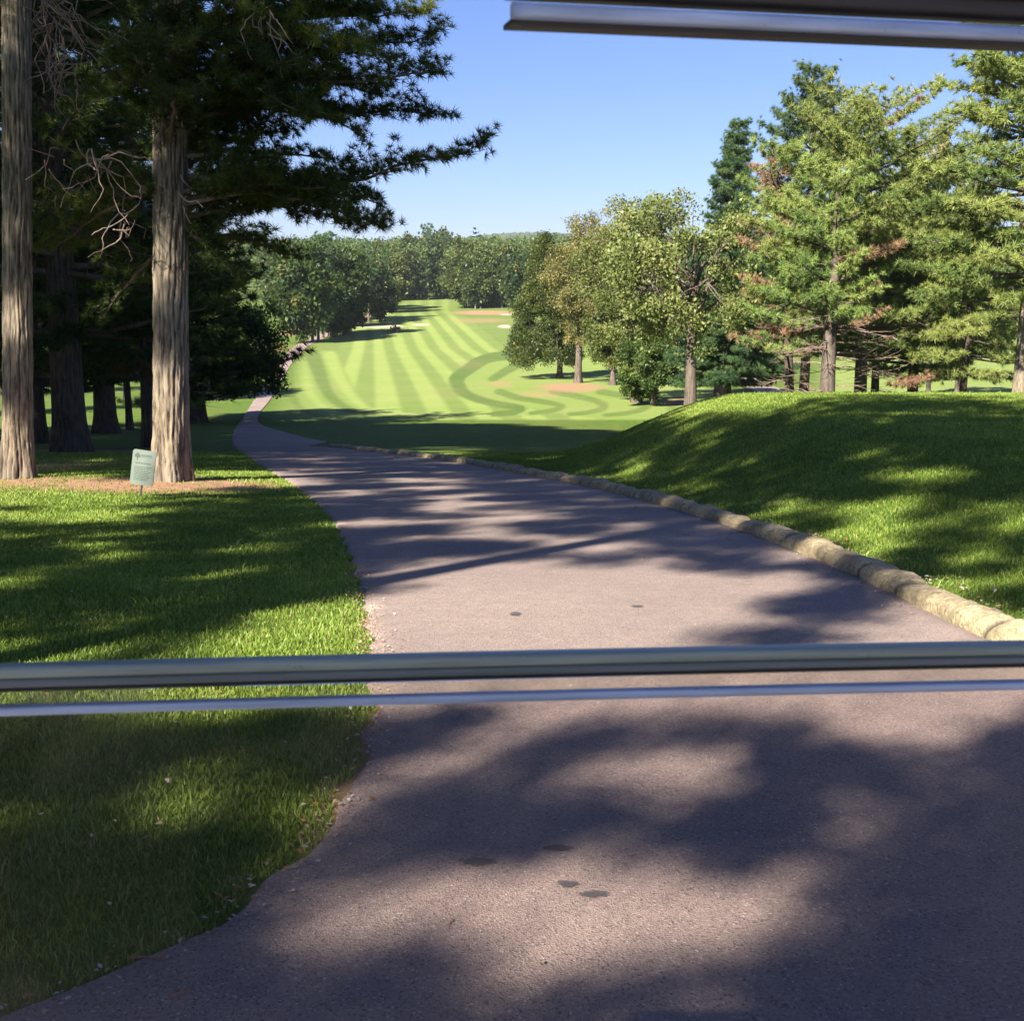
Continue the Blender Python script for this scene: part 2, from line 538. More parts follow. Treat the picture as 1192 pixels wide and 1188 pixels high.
def paint(v):
    """mowing pattern, dry turf, fairway mask, sand - where they lie on the course"""
    x, y, z = v[:, 0], v[:, 1], v[:, 2]
    out = np.zeros((len(v), 4))
    out[:, 0] = 0.4
    ok = (y > 60) & (y < 900)
    px = np.zeros(len(v)); py = np.zeros(len(v))
    px[ok], py[ok] = project(x[ok], y[ok], z[ok])
    # straight stripes of the middle fairway: they run away from the tee side
    q = np.array([px, py * 1.5]).T
    t = (py - 406) / 59.0
    b406 = np.array([395, 410, 424, 435, 447, 460, 474, 487, 499, 512, 524, 537, 549, 562, 575, 590])
    b465 = np.array([361, 386, 410, 437, 464, 490, 515, 537, 560, 583, 606, 630, 654, 678, 702, 726])
    idx = np.zeros(len(v))
    stripe = np.zeros(len(v))
    tt = np.clip(t, -0.75, 1.5)
    curve = np.where(tt < 0, tt * 0.55, tt)
    val = 0.30 + np.zeros(len(v))
    for k in range(len(b406) - 1):
        lo = b406[k] + (b465[k] - b406[k]) * curve; hi = b406[k + 1] + (b465[k + 1] - b406[k + 1]) * curve
        w = sstep((px - lo) / 4.5 + 0.5) * sstep((hi - px) / 4.5 + 0.5)
        val += w * (0.65 if k % 2 == 1 else 0.14)
    mow = np.clip(val, 0, 1)
    # hooked and S-shaped bands, each along its own line
    q = np.array([px, py * 2.0]).T
    inner = (py > 408) & (py < 489)
    dR, _ = seg_dist(q, smooth_line([(600, 820), (575, 822), (548, 846), (524, 878), (534, 916), (566, 938), (610, 950), (650, 964), (700, 978)], 4))
    rightside = sstep((-dR) / 4) * inner
    mow = mow * (1 - rightside) + 0.72 * rightside
    dL, _ = seg_dist(q, smooth_line([(392, 812), (400, 850), (412, 890), (424, 930), (445, 956), (500, 972)], 4))
    leftside = sstep(dL / 4) * inner * (px < 470)
    mow = mow * (1 - leftside) + 0.62 * leftside
    for lv, w0, w1, pts in (
            (0.0, 22, 12, [(600, 414), (578, 415), (560, 420), (545, 430), (532, 440), (534, 450), (541, 458), (558, 465), (578, 470), (598, 473), (606, 476), (596, 480), (575, 482)]),
            (0.12, 18, 12, [(640, 414), (622, 418), (596, 428), (574, 441)]), (0.15, 14, 9, [(582, 456), (600, 462), (628, 467), (650, 471), (651, 475), (640, 478), (618, 481)]),
            (0.18, 14, 9, [(645, 456), (672, 461), (692, 466), (702, 471), (700, 476), (684, 480), (664, 482)]),
            (0.18, 14, 9, [(700, 456), (728, 461), (745, 467), (752, 472), (746, 477), (728, 481), (706, 483)]), (0.3, 12, 8, [(766, 462), (786, 469), (780, 476)]),
            (0.10, 19, 9, [(363, 411), (371, 431), (381, 456), (401, 474), (428, 482), (470, 485)]), (0.95, 15, 8, [(384, 413), (396, 441), (411, 463), (433, 478), (480, 483)]),
            (0.9, 12, 8, [(351, 423), (358, 451), (373, 471), (403, 485)]), (0.2, 13, 8, [(335, 428), (338, 456), (351, 476), (383, 488)]), (0.2, 9, 6, [(592, 387), (600, 398), (606, 410)]),
            (0.15, 8, 6, [(318, 462), (310, 474), (316, 486)])):
        L_ = smooth_line([(u_, v_ * 2) for u_, v_ in pts], 4)
        d_, arc_ = seg_dist(q, L_)
        tot = np.sum(np.hypot(*np.diff(L_, axis=0).T))
        w_ = w0 + (w1 - w0) * np.clip(arc_ / tot, 0, 1)
        k_ = sstep((w_ / 2 - np.abs(d_)) / 3.6 + 0.5) * (py < 489)
        mow = mow * (1 - k_) + lv * k_
    out[:, 0] = mow
    far_rough = sstep((372 - py) / 8)
    fm = ok * sstep((490 - py) / 3)
    fm = fm * (1 - 0.35 * far_rough)
    lpath = np.where(y > 60, left_x(y), -99)
    fm *= sstep((x - lpath - 1) / 4)
    fm *= 1 - sstep((px - 830) / 20) * (1 - sstep((px - 940) / 40))
    # near mounds and banks are rough, lawn beyond is lit fairway
    out[:, 2] = fm
    # dry turf
    dry = np.zeros(len(v))
    for (cx, cy, a, b_, s) in ((665, 451, 62, 9, 0.85), (583, 447, 24, 6, 0.6), (628, 459, 42, 6, .6), (545, 425, 40, 9, 0.4), (520, 455, 45, 8, 0.35),
                               (790, 468, 40, 7, 0.8), (560, 373, 60, 5, 0.6), (565, 364, 60, 4, 0.95), (345, 387, 40, 8, 0.7), (420, 368, 45, 6, 0.8), (392, 458, 14, 22, 0.3),
                               (900, 420, 60, 14, 0.5), (300, 405, 60, 10, 0.6), (690, 468, 60, 5, .3)):
        dry = np.maximum(dry, s * blob(px, py, cx, cy, a, b_) * ok)
    nr = y < 60
    def nb(cx, cy, a, b_, s=1.0, ang=0.0):
        nonlocal dry
        dry = np.maximum(dry, s * blob(x, y, cx, cy, a, b_, ang) * nr)
    nb(-5.4, 18.7, 3.6, 2.5); nb(-8.6, 19.2, 3.6, 3.2); nb(-11.5, 26, 6, 6, 0.9); nb(-14, 38, 6, 5, 0.9); nb(-3.4, 20.0, 2.0, .55, .8)
    nb(-10, 21.5, 5, 2.6, 0.9); nb(-17, 32, 6, 6, .7)
    # a thin worn line along the kerb and the path edge
    k = kerb_x(y)
    dry = np.maximum(dry, nr * (y > 6.5) * 0.75 * np.clip(1 - np.abs(x - k - 0.52) / 0.16, 0, 1))
    dry = np.maximum(dry, nr * 0.85 * np.clip(1 - np.abs(x - left_x(y)) / 0.14, 0, 1))
    out[:, 1] = dry
    sand = np.zeros(len(v))
    for (cx, cy, a, b_) in ((443, 380, 34, 1.8), (490, 378, 12, 1.6), (588, 380, 10, 2.2), (592, 366, 12, 1.2)):
        sand = np.maximum(sand, np.clip(2 * blob(px, py, cx, cy, a, b_), 0, 1) * ok)
    out[:, 3] = sand
    return np.clip(out, 0, 1)


gx = np.concatenate([-np.geomspace(900, 62, 36), np.arange(-60, -14, 0.6), np.arange(-14, 14, 0.28), np.arange(14, 62, 0.6), np.geomspace(63, 1000, 36)])
# finer columns over the mown fairway
gx = np.unique(np.round(np.concatenate([gx, np.arange(-42, -14, 0.3), np.arange(14, 40, 0.3)]), 3))
gy = np.concatenate([np.arange(-60, 0, 3.0), np.arange(0, 34, 0.28), np.arange(34, 60, 0.5), np.arange(60, 160, 0.9), np.arange(160, 420, 1.6), np.geomspace(422, 2400, 50)])


def ground_z(x, y):
    return H(x, y) - 0.012
ground = grid_obj('ground', gx, gy, ground_z, M['ground'], paint)
tag(ground, 'mown golf course ground, striped fairway and rougher grass banks', kind='structure')

# ------------------------------------------------------------------ cart path, kerb
ys = np.concatenate([np.arange(-12, 0, 0.6), np.arange(0, 4.8, 0.15), np.arange(4.8, 7.2, 0.05), np.arange(7.2, 12, 0.15), np.arange(12, 60, 0.4), np.arange(60, 318, 2.5)])
U = np.concatenate([[0, 0.012], np.linspace(0.04, 0.96, 30), [0.988, 1.0]])
X = left_x(ys)[:, None] * (1 - U) + right_x(ys)[:, None] * U
X[:, 1] = X[:, 0] + 0.035
X[:, -2] = X[:, -1] - 0.035
jit = 0.018 * np.sin(ys * 9.1) + 0.016 * np.sin(ys * 23.7 + 1) + rng.normal(0, 0.008, len(ys))
X[:, 0] += jit; X[:, 1] += jit
Yg = np.repeat(ys[:, None], len(U), 1)
Zg = H(X, Yg) + np.where(Yg > 60, 0.05, 0.012)
Zg[:, 0] -= 0.03
Zg[:, -1] -= 0.03
nx = len(U); i = np.arange(len(ys) - 1)[:, None] * nx; j = np.arange(nx - 1)[None, :]
f = np.stack([i + j, i + j + 1, i + nx + j + 1, i + nx + j], -1).reshape(-1, 4)
path = obj('cart_path', np_mesh('cart_path', np.stack([X, Yg, Zg], -1).reshape(-1, 3), f, 4, True), M['asphalt'])
tag(path, 'pinkish grey asphalt cart path running downhill past the pines', kind='structure')


def ribbon(name, pts, width, mat, dz=0.05):
    P = smooth_line(pts, 8)
    t = np.gradient(P, axis=0); t /= np.linalg.norm(t, axis=1, keepdims=True)
    nrm = np.stack([t[:, 1], -t[:, 0]], 1)
    rows = np.linspace(-0.5, 0.5, 7)
    V = P[:, None, :] + nrm[:, None, :] * rows[None, :, None] * width
    z = H(V[..., 0], V[..., 1]) + dz
    v = np.concatenate([V, z[..., None]], -1).reshape(-1, 3)
    n_ = len(rows); i = np.arange(len(P) - 1)[:, None] * n_; j = np.arange(n_ - 1)[None, :]
    f = np.stack([i + j + 1, i + j, i + n_ + j, i + n_ + j + 1], -1).reshape(-1, 4)
    return obj(name, np_mesh(name, v, f, 4, True), mat)


far_path = ribbon('cart_path', [(30.5, 82.0), (27.0, 98.0)] + [gp(p, q) for p, q in ((878, 449), (864, 438), (868, 431), (890, 425), (930, 421))], 3.4, M['asphalt'])
tag(far_path, 'distant bend of asphalt cart path between the right hand trees', kind='structure')

# rolled kerb: a rounded stone edging with joints
ky = []
kk = 6.28
ks = [(14.0, 4.9), (10.0, 5.0), (6.0, 5.18), (4.0, 5.34), (3.08, 5.6), (2.62, 6.05), (2.5, 6.7)] + [(float(kerb_x(y)) + 0.05, y) for y in np.arange(7.7, 46.5, 0.8)]
KP = smooth_line(ks, 16)
seg = np.hypot(*np.gradient(KP, axis=0).T)
arc = np.cumsum(seg)
tk = np.gradient(KP, axis=0); tk /= np.linalg.norm(tk, axis=1, keepdims=True)
nk = np.stack([tk[:, 1], -tk[:, 0]], 1)       # to the right of travel
NS = 15
prof = []
for a in np.linspace(0, 1, NS):
    th = math.pi * (1 - a)
    prof.append((0.108 + 0.125 * math.cos(th), max(0, math.sin(th)) ** 0.42))
prof = np.array(prof)
jl = []
s_ = 0
while s_ < arc[-1]:
    s_ += random.uniform(0.4, 1.0) if s_ > 19 else random.uniform(0.7, 1.5)
    jl.append(s_)
jd = np.min(np.abs(arc[:, None] - np.array(jl)[None, :]), 1)
joint = np.exp(-(jd / 0.05) ** 2)
lump = 1 + 0.06 * np.sin(arc * 1.3) + (0.03 + 0.05 * sstep((arc - 17) / 5)) * (np.sin(arc * 4.9 + 1) + 0.6 * np.sin(arc * 11 + 2))
hgt = 0.122 * lump * (1 - (0.28 + 0.25 * sstep((arc - 17) / 5)) * joint)
wid = 1 + 0.10 * np.sin(arc * 2.3 + 1) - 0.06 * joint
rn = rng.normal(0, 0.003, (len(KP), NS))
KX = KP[:, None, 0] + nk[:, None, 0] * prof[None, :, 0] * wid[:, None] * -1
KY = KP[:, None, 1] + nk[:, None, 1] * prof[None, :, 0] * wid[:, None] * -1
side = np.sign(1.0)
# the kerb lies on the grass side of its line
KX = KP[:, None, 0] + np.abs(prof[None, :, 0]) * 0 + nk[:, None, 0] * prof[None, :, 0] * wid[:, None]
KY = KP[:, None, 1] + nk[:, None, 1] * prof[None, :, 0] * wid[:, None]
baseH = H(KP[:, 0], KP[:, 1])
KZ = baseH[:, None] - 0.03 + (hgt[:, None] + 0.03) * prof[None, :, 1] + rn
v = np.stack([KX, KY, KZ], -1).reshape(-1, 3)
from mathutils import noise as mnoise
for q_ in range(len(v)):
    c_ = Vector(v[q_]); a_n = mnoise.noise(c_ * 3.1) * 0.022 + mnoise.noise(c_ * 7.0) * 0.010 + min(0, mnoise.noise(c_ * 5.0 + Vector((7, 0, 0))) + 0.25) * 0.05
    v[q_, 2] += a_n; v[q_, 0] += a_n * 0.6
i = np.arange(len(KP) - 1)[:, None] * NS; j = np.arange(NS - 1)[None, :]
f = np.stack([i + j, i + NS + j, i + NS + j + 1, i + j + 1], -1).reshape(-1, 4)
gro = np.repeat(np.exp(-(jd / 0.022) ** 2), NS)
kerb = obj('kerb', np_mesh('kerb', v, f, 4, True, {'groove': ('POINT', gro)}), M['kerb'])
tag(kerb, 'rounded tan stone kerb along the right edge of the cart path', kind='structure')


# ------------------------------------------------------------------ vegetation kit
def unit(v): return v / (np.linalg.norm(v, axis=-1, keepdims=True) + 1e-9)


def tuft_template(n, L, w, cone=1.9, seed=1):
    g = np.random.default_rng(seed)
    v = []
    for k in range(n):
        th = cone * math.sqrt((k + 0.5) / n) * 0.75; ph = k * 2.39996 + g.uniform(-.2, .2)
        d = np.array([math.sin(th) * math.cos(ph), math.sin(th) * math.sin(ph), math.cos(th)])
        s = unit(np.cross(d, g.normal(size=3)))
        l_ = L * g.uniform(0.75, 1.1)
        o = d * L * 0.05
        v += [o - s * w / 2, o + s * w / 2, d * l_ + np.array([0, 0, -0.12 * l_])]
    v = np.array(v)
    f = np.arange(len(v)).reshape(-1, 3)
    return v, f


def leaf_template(n, Rr, s, seed=1, flat=0.7):
    g = np.random.default_rng(seed)
    v = []
    for k in range(n):
        c = unit(g.normal(size=3)) * Rr * g.uniform(0.15, 1) ** 0.5
        c[2] *= flat
        a = unit(g.normal(size=3)); b = unit(np.cross(a, g.normal(size=3)))
        ss = s * g.uniform(0.7, 1.3)
        v += [c - a * ss, c - b * ss * 0.55, c + a * ss + np.cross(a, b) * ss * .2, c + b * ss * 0.55]
    v = np.array(v)
    f = np.arange(len(v)).reshape(-1, 4)
    return v, f


TUFT = {0: tuft_template(20, 0.14, 0.013), 1: tuft_template(20, 0.29, 0.034), 2: tuft_template(9, 0.75, 0.20), 3: tuft_template(16, 0.22, 0.024)}
LEAF = {0: leaf_template(9, 0.30, 0.07), 1: leaf_template(15, 0.50, 0.105), 2: leaf_template(7, 1.2, 0.42)}


def stamp(name, tmpl, pos, dirs, scale, tint, g):
    tv, tf = tmpl
    pos = np.asarray(pos, float); n = len(pos)
    if dirs is None: dirs = g.normal(size=(n, 3))
    d = unit(np.asarray(dirs, float) + g.normal(0, 0.15, (n, 3)))
    a = unit(np.cross(d, g.normal(size=(n, 3)))); b = np.cross(d, a)
    Rm = np.stack([a, b, d], -1)                 # columns
    V = np.einsum('nij,tj->nti', Rm, tv) * np.asarray(scale)[:, None, None] + pos[:, None, :]
    F = tf[None] + (np.arange(n) * len(tv))[:, None, None]
    T = np.repeat(np.asarray(tint), len(tf)) + g.normal(0, 0.05, n * len(tf))
    lim = np.repeat(np.where(np.asarray(tint) > 0.88, 1.0, 0.86), len(tf))
    T = np.clip(T, 0, lim); T = np.where(lim > 0.9, np.maximum(T, 0.9), T)
    return np_mesh(name, V.reshape(-1, 3), F.reshape(-1, tf.shape[1]), tf.shape[1], False, {'tint': ('FACE', T)})


def trunk_mesh(name, Ht, r0, seed, lean=(0, 0), sides=14, rough=0.0, taper=0.75, flare=0.30, step=0.5, top_r=0.04, nridge=15, wob=1.0):
    g = np.random.default_rng(seed)
    zs = np.arange(-0.25, Ht + 1e-6, step)
    if zs[-1] < Ht: zs = np.append(zs, Ht)
    u = np.clip(zs / Ht, 0, 1)
    cx = lean[0] * u + 0.012 * wob * Ht * np.sin(u * 5 + g.uniform(0, 6)) * u
    cy = lean[1] * u + 0.012 * wob * Ht * np.sin(u * 4 + g.uniform(0, 6)) * u
    rad = r0 * (1 - taper * u ** 0.9) * (1 - u ** 8) + top_r * u + r0 * flare * np.exp(-np.clip(zs, 0, 99) / 0.45)
    a = np.linspace(0, 2 * math.pi, sides, endpoint=False)
    A, Z = np.meshgrid(a, zs)
    fl = np.exp(-np.clip(Z, 0, 99) / 0.5) * 0.22 * np.sin(A * 5 + g.uniform(0, 6)) * r0
    rr = rad[:, None] + fl
    gro = np.zeros_like(rr)
    if rough > 0:
        ph = g.uniform(0, 6, 8)
        warp = 0.9 * np.sin(Z * 1.1 + ph[0] + A) + 0.6 * np.sin(Z * 2.7 + ph[1] + 2 * A) + 0.35 * np.sin(Z * 6.1 + ph[2] + 3 * A)
        r1 = np.abs(np.sin(A * nridge / 2 + warp)); r2 = np.abs(np.sin(A * nridge * 0.75 + 1.3 * warp + ph[3]))
        ridge = 0.6 * r1 ** 0.6 + 0.4 * r2 ** 0.7
        brk = 0.12 * np.sin(Z * 9 + 3 * np.sin(A * 4) + ph[4]) + 0.1 * np.sin(Z * 21 + 5 * np.sin(A * 7) + ph[5])
        ridge = np.clip(ridge + brk, 0, 1.1)
        rr = rr + rough * (ridge - 0.7)
        gro = np.clip((0.62 - ridge) / 0.35, 0, 1)
    V = np.stack([cx[:, None] + rr * np.cos(A), cy[:, None] + rr * np.sin(A), Z], -1).reshape(-1, 3)
    k = len(zs); i = np.arange(k - 1)[:, None] * sides; j = np.arange(sides)[None, :]; j2 = (j + 1) % sides
    f = np.stack([i + j, i + j2, i + sides + j2, i + sides + j], -1).reshape(-1, 4)
    me = np_mesh(name, V, f, 4, True, {'groove': ('POINT', gro.ravel())})

    def centre(z):
        w = np.interp(z, zs, cx), np.interp(z, zs, cy)
        return np.array([w[0], w[1], z]), float(np.interp(z, zs, rad))
    return me, centre


def add_limb(T, pts, r, g, tufts, lod, dens=1.0, bare=0.25, spread=0.38, tint0=0.35, flat=0.25, dead=0.0, vs=0.1):
    """a limb with side twigs in a flat spray; needle tufts along the twigs"""
    pts = np.asarray(pts, float)
    L = float(np.sum(np.linalg.norm(np.diff(pts, axis=0), axis=1)))
    k = len(pts)
    T.add(pts, np.linspace(r, r * 0.18, k), 5 if lod else 7)
    sp_ = {0: 0.13, 3: 0.19, 1: 0.28, 2: 0.8}[lod] / dens
    n = max(3, int(1.35 * L * (1 - bare) / sp_))
    up = np.array([0, 0, 1.0])
    base_t = g.normal(tint0, 0.14); limb_dead = g.random() < dead
    for q in range(n):
        u = bare + (1 - bare) * (q + g.uniform(0, 1)) / n
        fi = u * (k - 1); i0 = min(int(fi), k - 2); fr = fi - i0
        p = pts[i0] * (1 - fr) + pts[i0 + 1] * fr
        d = unit(pts[i0 + 1] - pts[i0])
        s = unit(np.cross(d, up)) * (1 if q % 2 else -1)
        ang = g.uniform(0.5, 1.15)
        td = unit(d * math.cos(ang) + s * math.sin(ang) + up * g.uniform(-vs, flat + vs))
        tl = L * spread * (1.05 - u * 0.75) * g.uniform(0.5, 1.15)
        tl = max(tl, 0.25 if lod in (0, 3) else 0.5)
        m = 4
        tt = np.linspace(0, 1, m)[:, None]
        tp = p + td * tl * tt + up * (0.12 * tl) * tt ** 2
        T.add(tp, np.linspace(max(r * 0.22 * (1 - u * .6), 0.006), 0.004, m), 3)
        isdead = g.random() < (0.9 if limb_dead else 0.0)
        ts = {0: 0.055, 3: 0.09, 1: 0.13, 2: 0.7}[lod]
        nt = max(1, int(tl * 0.8 / ts))
        cl = g.normal(0, 0.10)
        for w in range(nt):
            f_ = 0.2 + 0.8 * (w + g.uniform(0, 1)) / nt
            fi2 = f_ * (m - 1); a0 = min(int(fi2), m - 2); b0 = fi2 - a0
            c = tp[a0] * (1 - b0) + tp[a0 + 1] * b0 + g.normal(0, 0.035 if lod in (0, 3) else 0.08, 3)
            dd = unit(td * 0.8 + up * g.uniform(0.1, 0.9) + g.normal(0, 0.3, 3))
            tn = base_t + cl + 0.25 * max(0, f_ - 0.5) + g.normal(0, 0.06)
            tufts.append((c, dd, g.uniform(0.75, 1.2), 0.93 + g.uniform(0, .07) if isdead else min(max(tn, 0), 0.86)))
    # leader tuft
    for w in range(3):
        tufts.append((pts[-1] - (pts[-1] - pts[-2]) * 0.12 * w, unit(pts[-1] - pts[-2]), 1.0, min(0.86, base_t + .2)))


def limb_pts(start, az, L, e0, up, g, k=7, wob=0.03):
    d = np.array([math.cos(az), math.sin(az), 0])
    t = np.linspace(0, 1, k)
    side_ = np.array([-d[1], d[0], 0])
    P = start + d * (L * t)[:, None]
    P[:, 2] += L * (math.tan(e0) * t + up * t * t)
    P += side_ * (L * wob * np.sin(t * 4 + g.uniform(0, 6)) * t)[:, None]
    P[:, 2] += L * wob * 0.6 * np.sin(t * 6 + g.uniform(0, 6)) * t
    return P


def dead_twigs(T, start, g, n=10, L=0.8, hang=True):
    for q in range(n):
        p = np.array(start, float) + g.normal(0, 0.12, 3); d = unit(g.normal(size=3) + np.array([0, 0, -1.2 if hang else 0]))
        pts = [p]
        for s in range(8):
            d = unit(d + g.normal(0, 0.45, 3) + np.array([0, 0, -0.12 if hang else 0.05]))
            pts.append(pts[-1] + d * L / 8 * g.uniform(.7, 1.3))
        T.add(pts, np.linspace(0.012, 0.004, 9), 4)


def build_pine(name, label, group, loc, Ht, r0, seed, lod, needles, bark='bark_dark', bare=0.3, crown_r=4.0, shape='pine', whorl=None, dens=1.0,
               lean=(0, 0), custom=None, rough=0.0, dead=0.02, tint0=0.35, deadwood=0, sides=None, per=5, twigs=None, cat='tree', elev=0.12, azr=None, maxz=None, limb_every=None, wob=1.0):
    g = np.random.default_rng(seed)
    root = empty(name, loc, label, cat, group)
    hi = lod in (0, 3)
    if rough: me, cen = trunk_mesh('trunk', Ht, r0, seed, lean, sides or 110, rough, step=0.05, nridge=19, wob=wob, flare=0.2, taper=0.5)
    else: me, cen = trunk_mesh('trunk', Ht, r0, seed, lean, sides or (14 if lod != 2 else 7), 0.0, step=0.6)
    obj('trunk', me, M[bark], root)
    T = Tubes(); tufts = []
    z = Ht * bare
    step = limb_every or (Ht * (1 - bare) / max(8, Ht * 0.85))
    a0 = g.uniform(0, 6)
    while z < Ht * 0.985 and (maxz is None or z < maxz):
        u = (z - Ht * bare) / (Ht * (1 - bare))
        if shape == 'pine': prof_ = (0.55 + 0.9 * u - 1.35 * u * u) * 1.25 if u > 0.05 else 0.6
        elif shape == 'cone': prof_ = 1.02 - 0.93 * u
        elif shape == 'round': prof_ = math.sqrt(max(0.04, 1 - (2 * u - 0.85) ** 2 * 0.72))
        else: prof_ = 1 - 0.55 * u
        prof_ = max(prof_, 0.12)
        for q in range(per):
            az = a0 + q * 2 * math.pi / per + g.uniform(-0.4, 0.4)
            if azr and not (azr[0] < (az % (2 * math.pi)) < azr[1]): continue
            L = crown_r * prof_ * g.uniform(0.6, 1.15)
            zz = z + g.uniform(-0.3, 0.3) * step
            c, rr = cen(min(zz, Ht * 0.985))
            e0 = elev + 0.45 * u * u + g.uniform(-0.12, 0.12)
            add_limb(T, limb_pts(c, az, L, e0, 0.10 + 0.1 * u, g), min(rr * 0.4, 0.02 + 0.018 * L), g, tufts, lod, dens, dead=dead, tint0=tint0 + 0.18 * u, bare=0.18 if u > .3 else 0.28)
        a0 += 1.1
        z += step * g.uniform(0.8, 1.2)
    for c_ in (custom or []):
        # (height on the trunk, tip offset from the trunk base, arch, density, twig spread, tint)
        zz, tip, arch, dn, spd, tn = c_
        s, rr = cen(zz)
        tip = np.array(tip, float)
        t = np.linspace(0, 1, 12)[:, None]
        P = s * (1 - t) + tip * t
        P[:, 2] += (arch * np.sin(t[:, 0] * math.pi))
        P += g.normal(0, 0.03, P.shape) * t
        add_limb(T, P, 0.045, g, tufts, lod, dn * 1.25, bare=0.12, spread=spd + 0.05, tint0=tn, flat=0.3, vs=0.3)
    me = T.mesh('branches')
    if me: obj('branches', me, M['branch'], root)
    D = Tubes()
    if deadwood:
        for q in range(deadwood):
            zz = Ht * g.uniform(0.12, bare + 0.12); c, rr = cen(zz); az = g.uniform(0, 6.28)
            P = limb_pts(c, az, crown_r * g.uniform(0.3, 0.75), -0.05, 0.0, g, wob=0.08)
            D.add(P, np.linspace(0.035, 0.008, len(P)), 4)
            for w in range(9):
                i0 = g.integers(2, len(P)); s = P[i0]
                Q = limb_pts(s, az + g.uniform(-1.2, 1.2), crown_r * 0.22, g.uniform(-.4, .4), 0.1, g, 4, .1)
                D.add(Q, np.linspace(0.014, 0.004, 4), 3)
    for (pt, n_, L_) in (twigs or []):
        dead_twigs(D, pt, g, n_, L_)
    me = D.mesh('dead_branches')
    if me: obj('dead_branches', me, M['dead_twig'], root)
    P = np.array([t[0] for t in tufts]); Dv = np.array([t[1] for t in tufts]); S = np.array([t[2] for t in tufts]); Tn = np.array([t[3] for t in tufts])
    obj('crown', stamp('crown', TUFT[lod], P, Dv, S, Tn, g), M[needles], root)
    return root


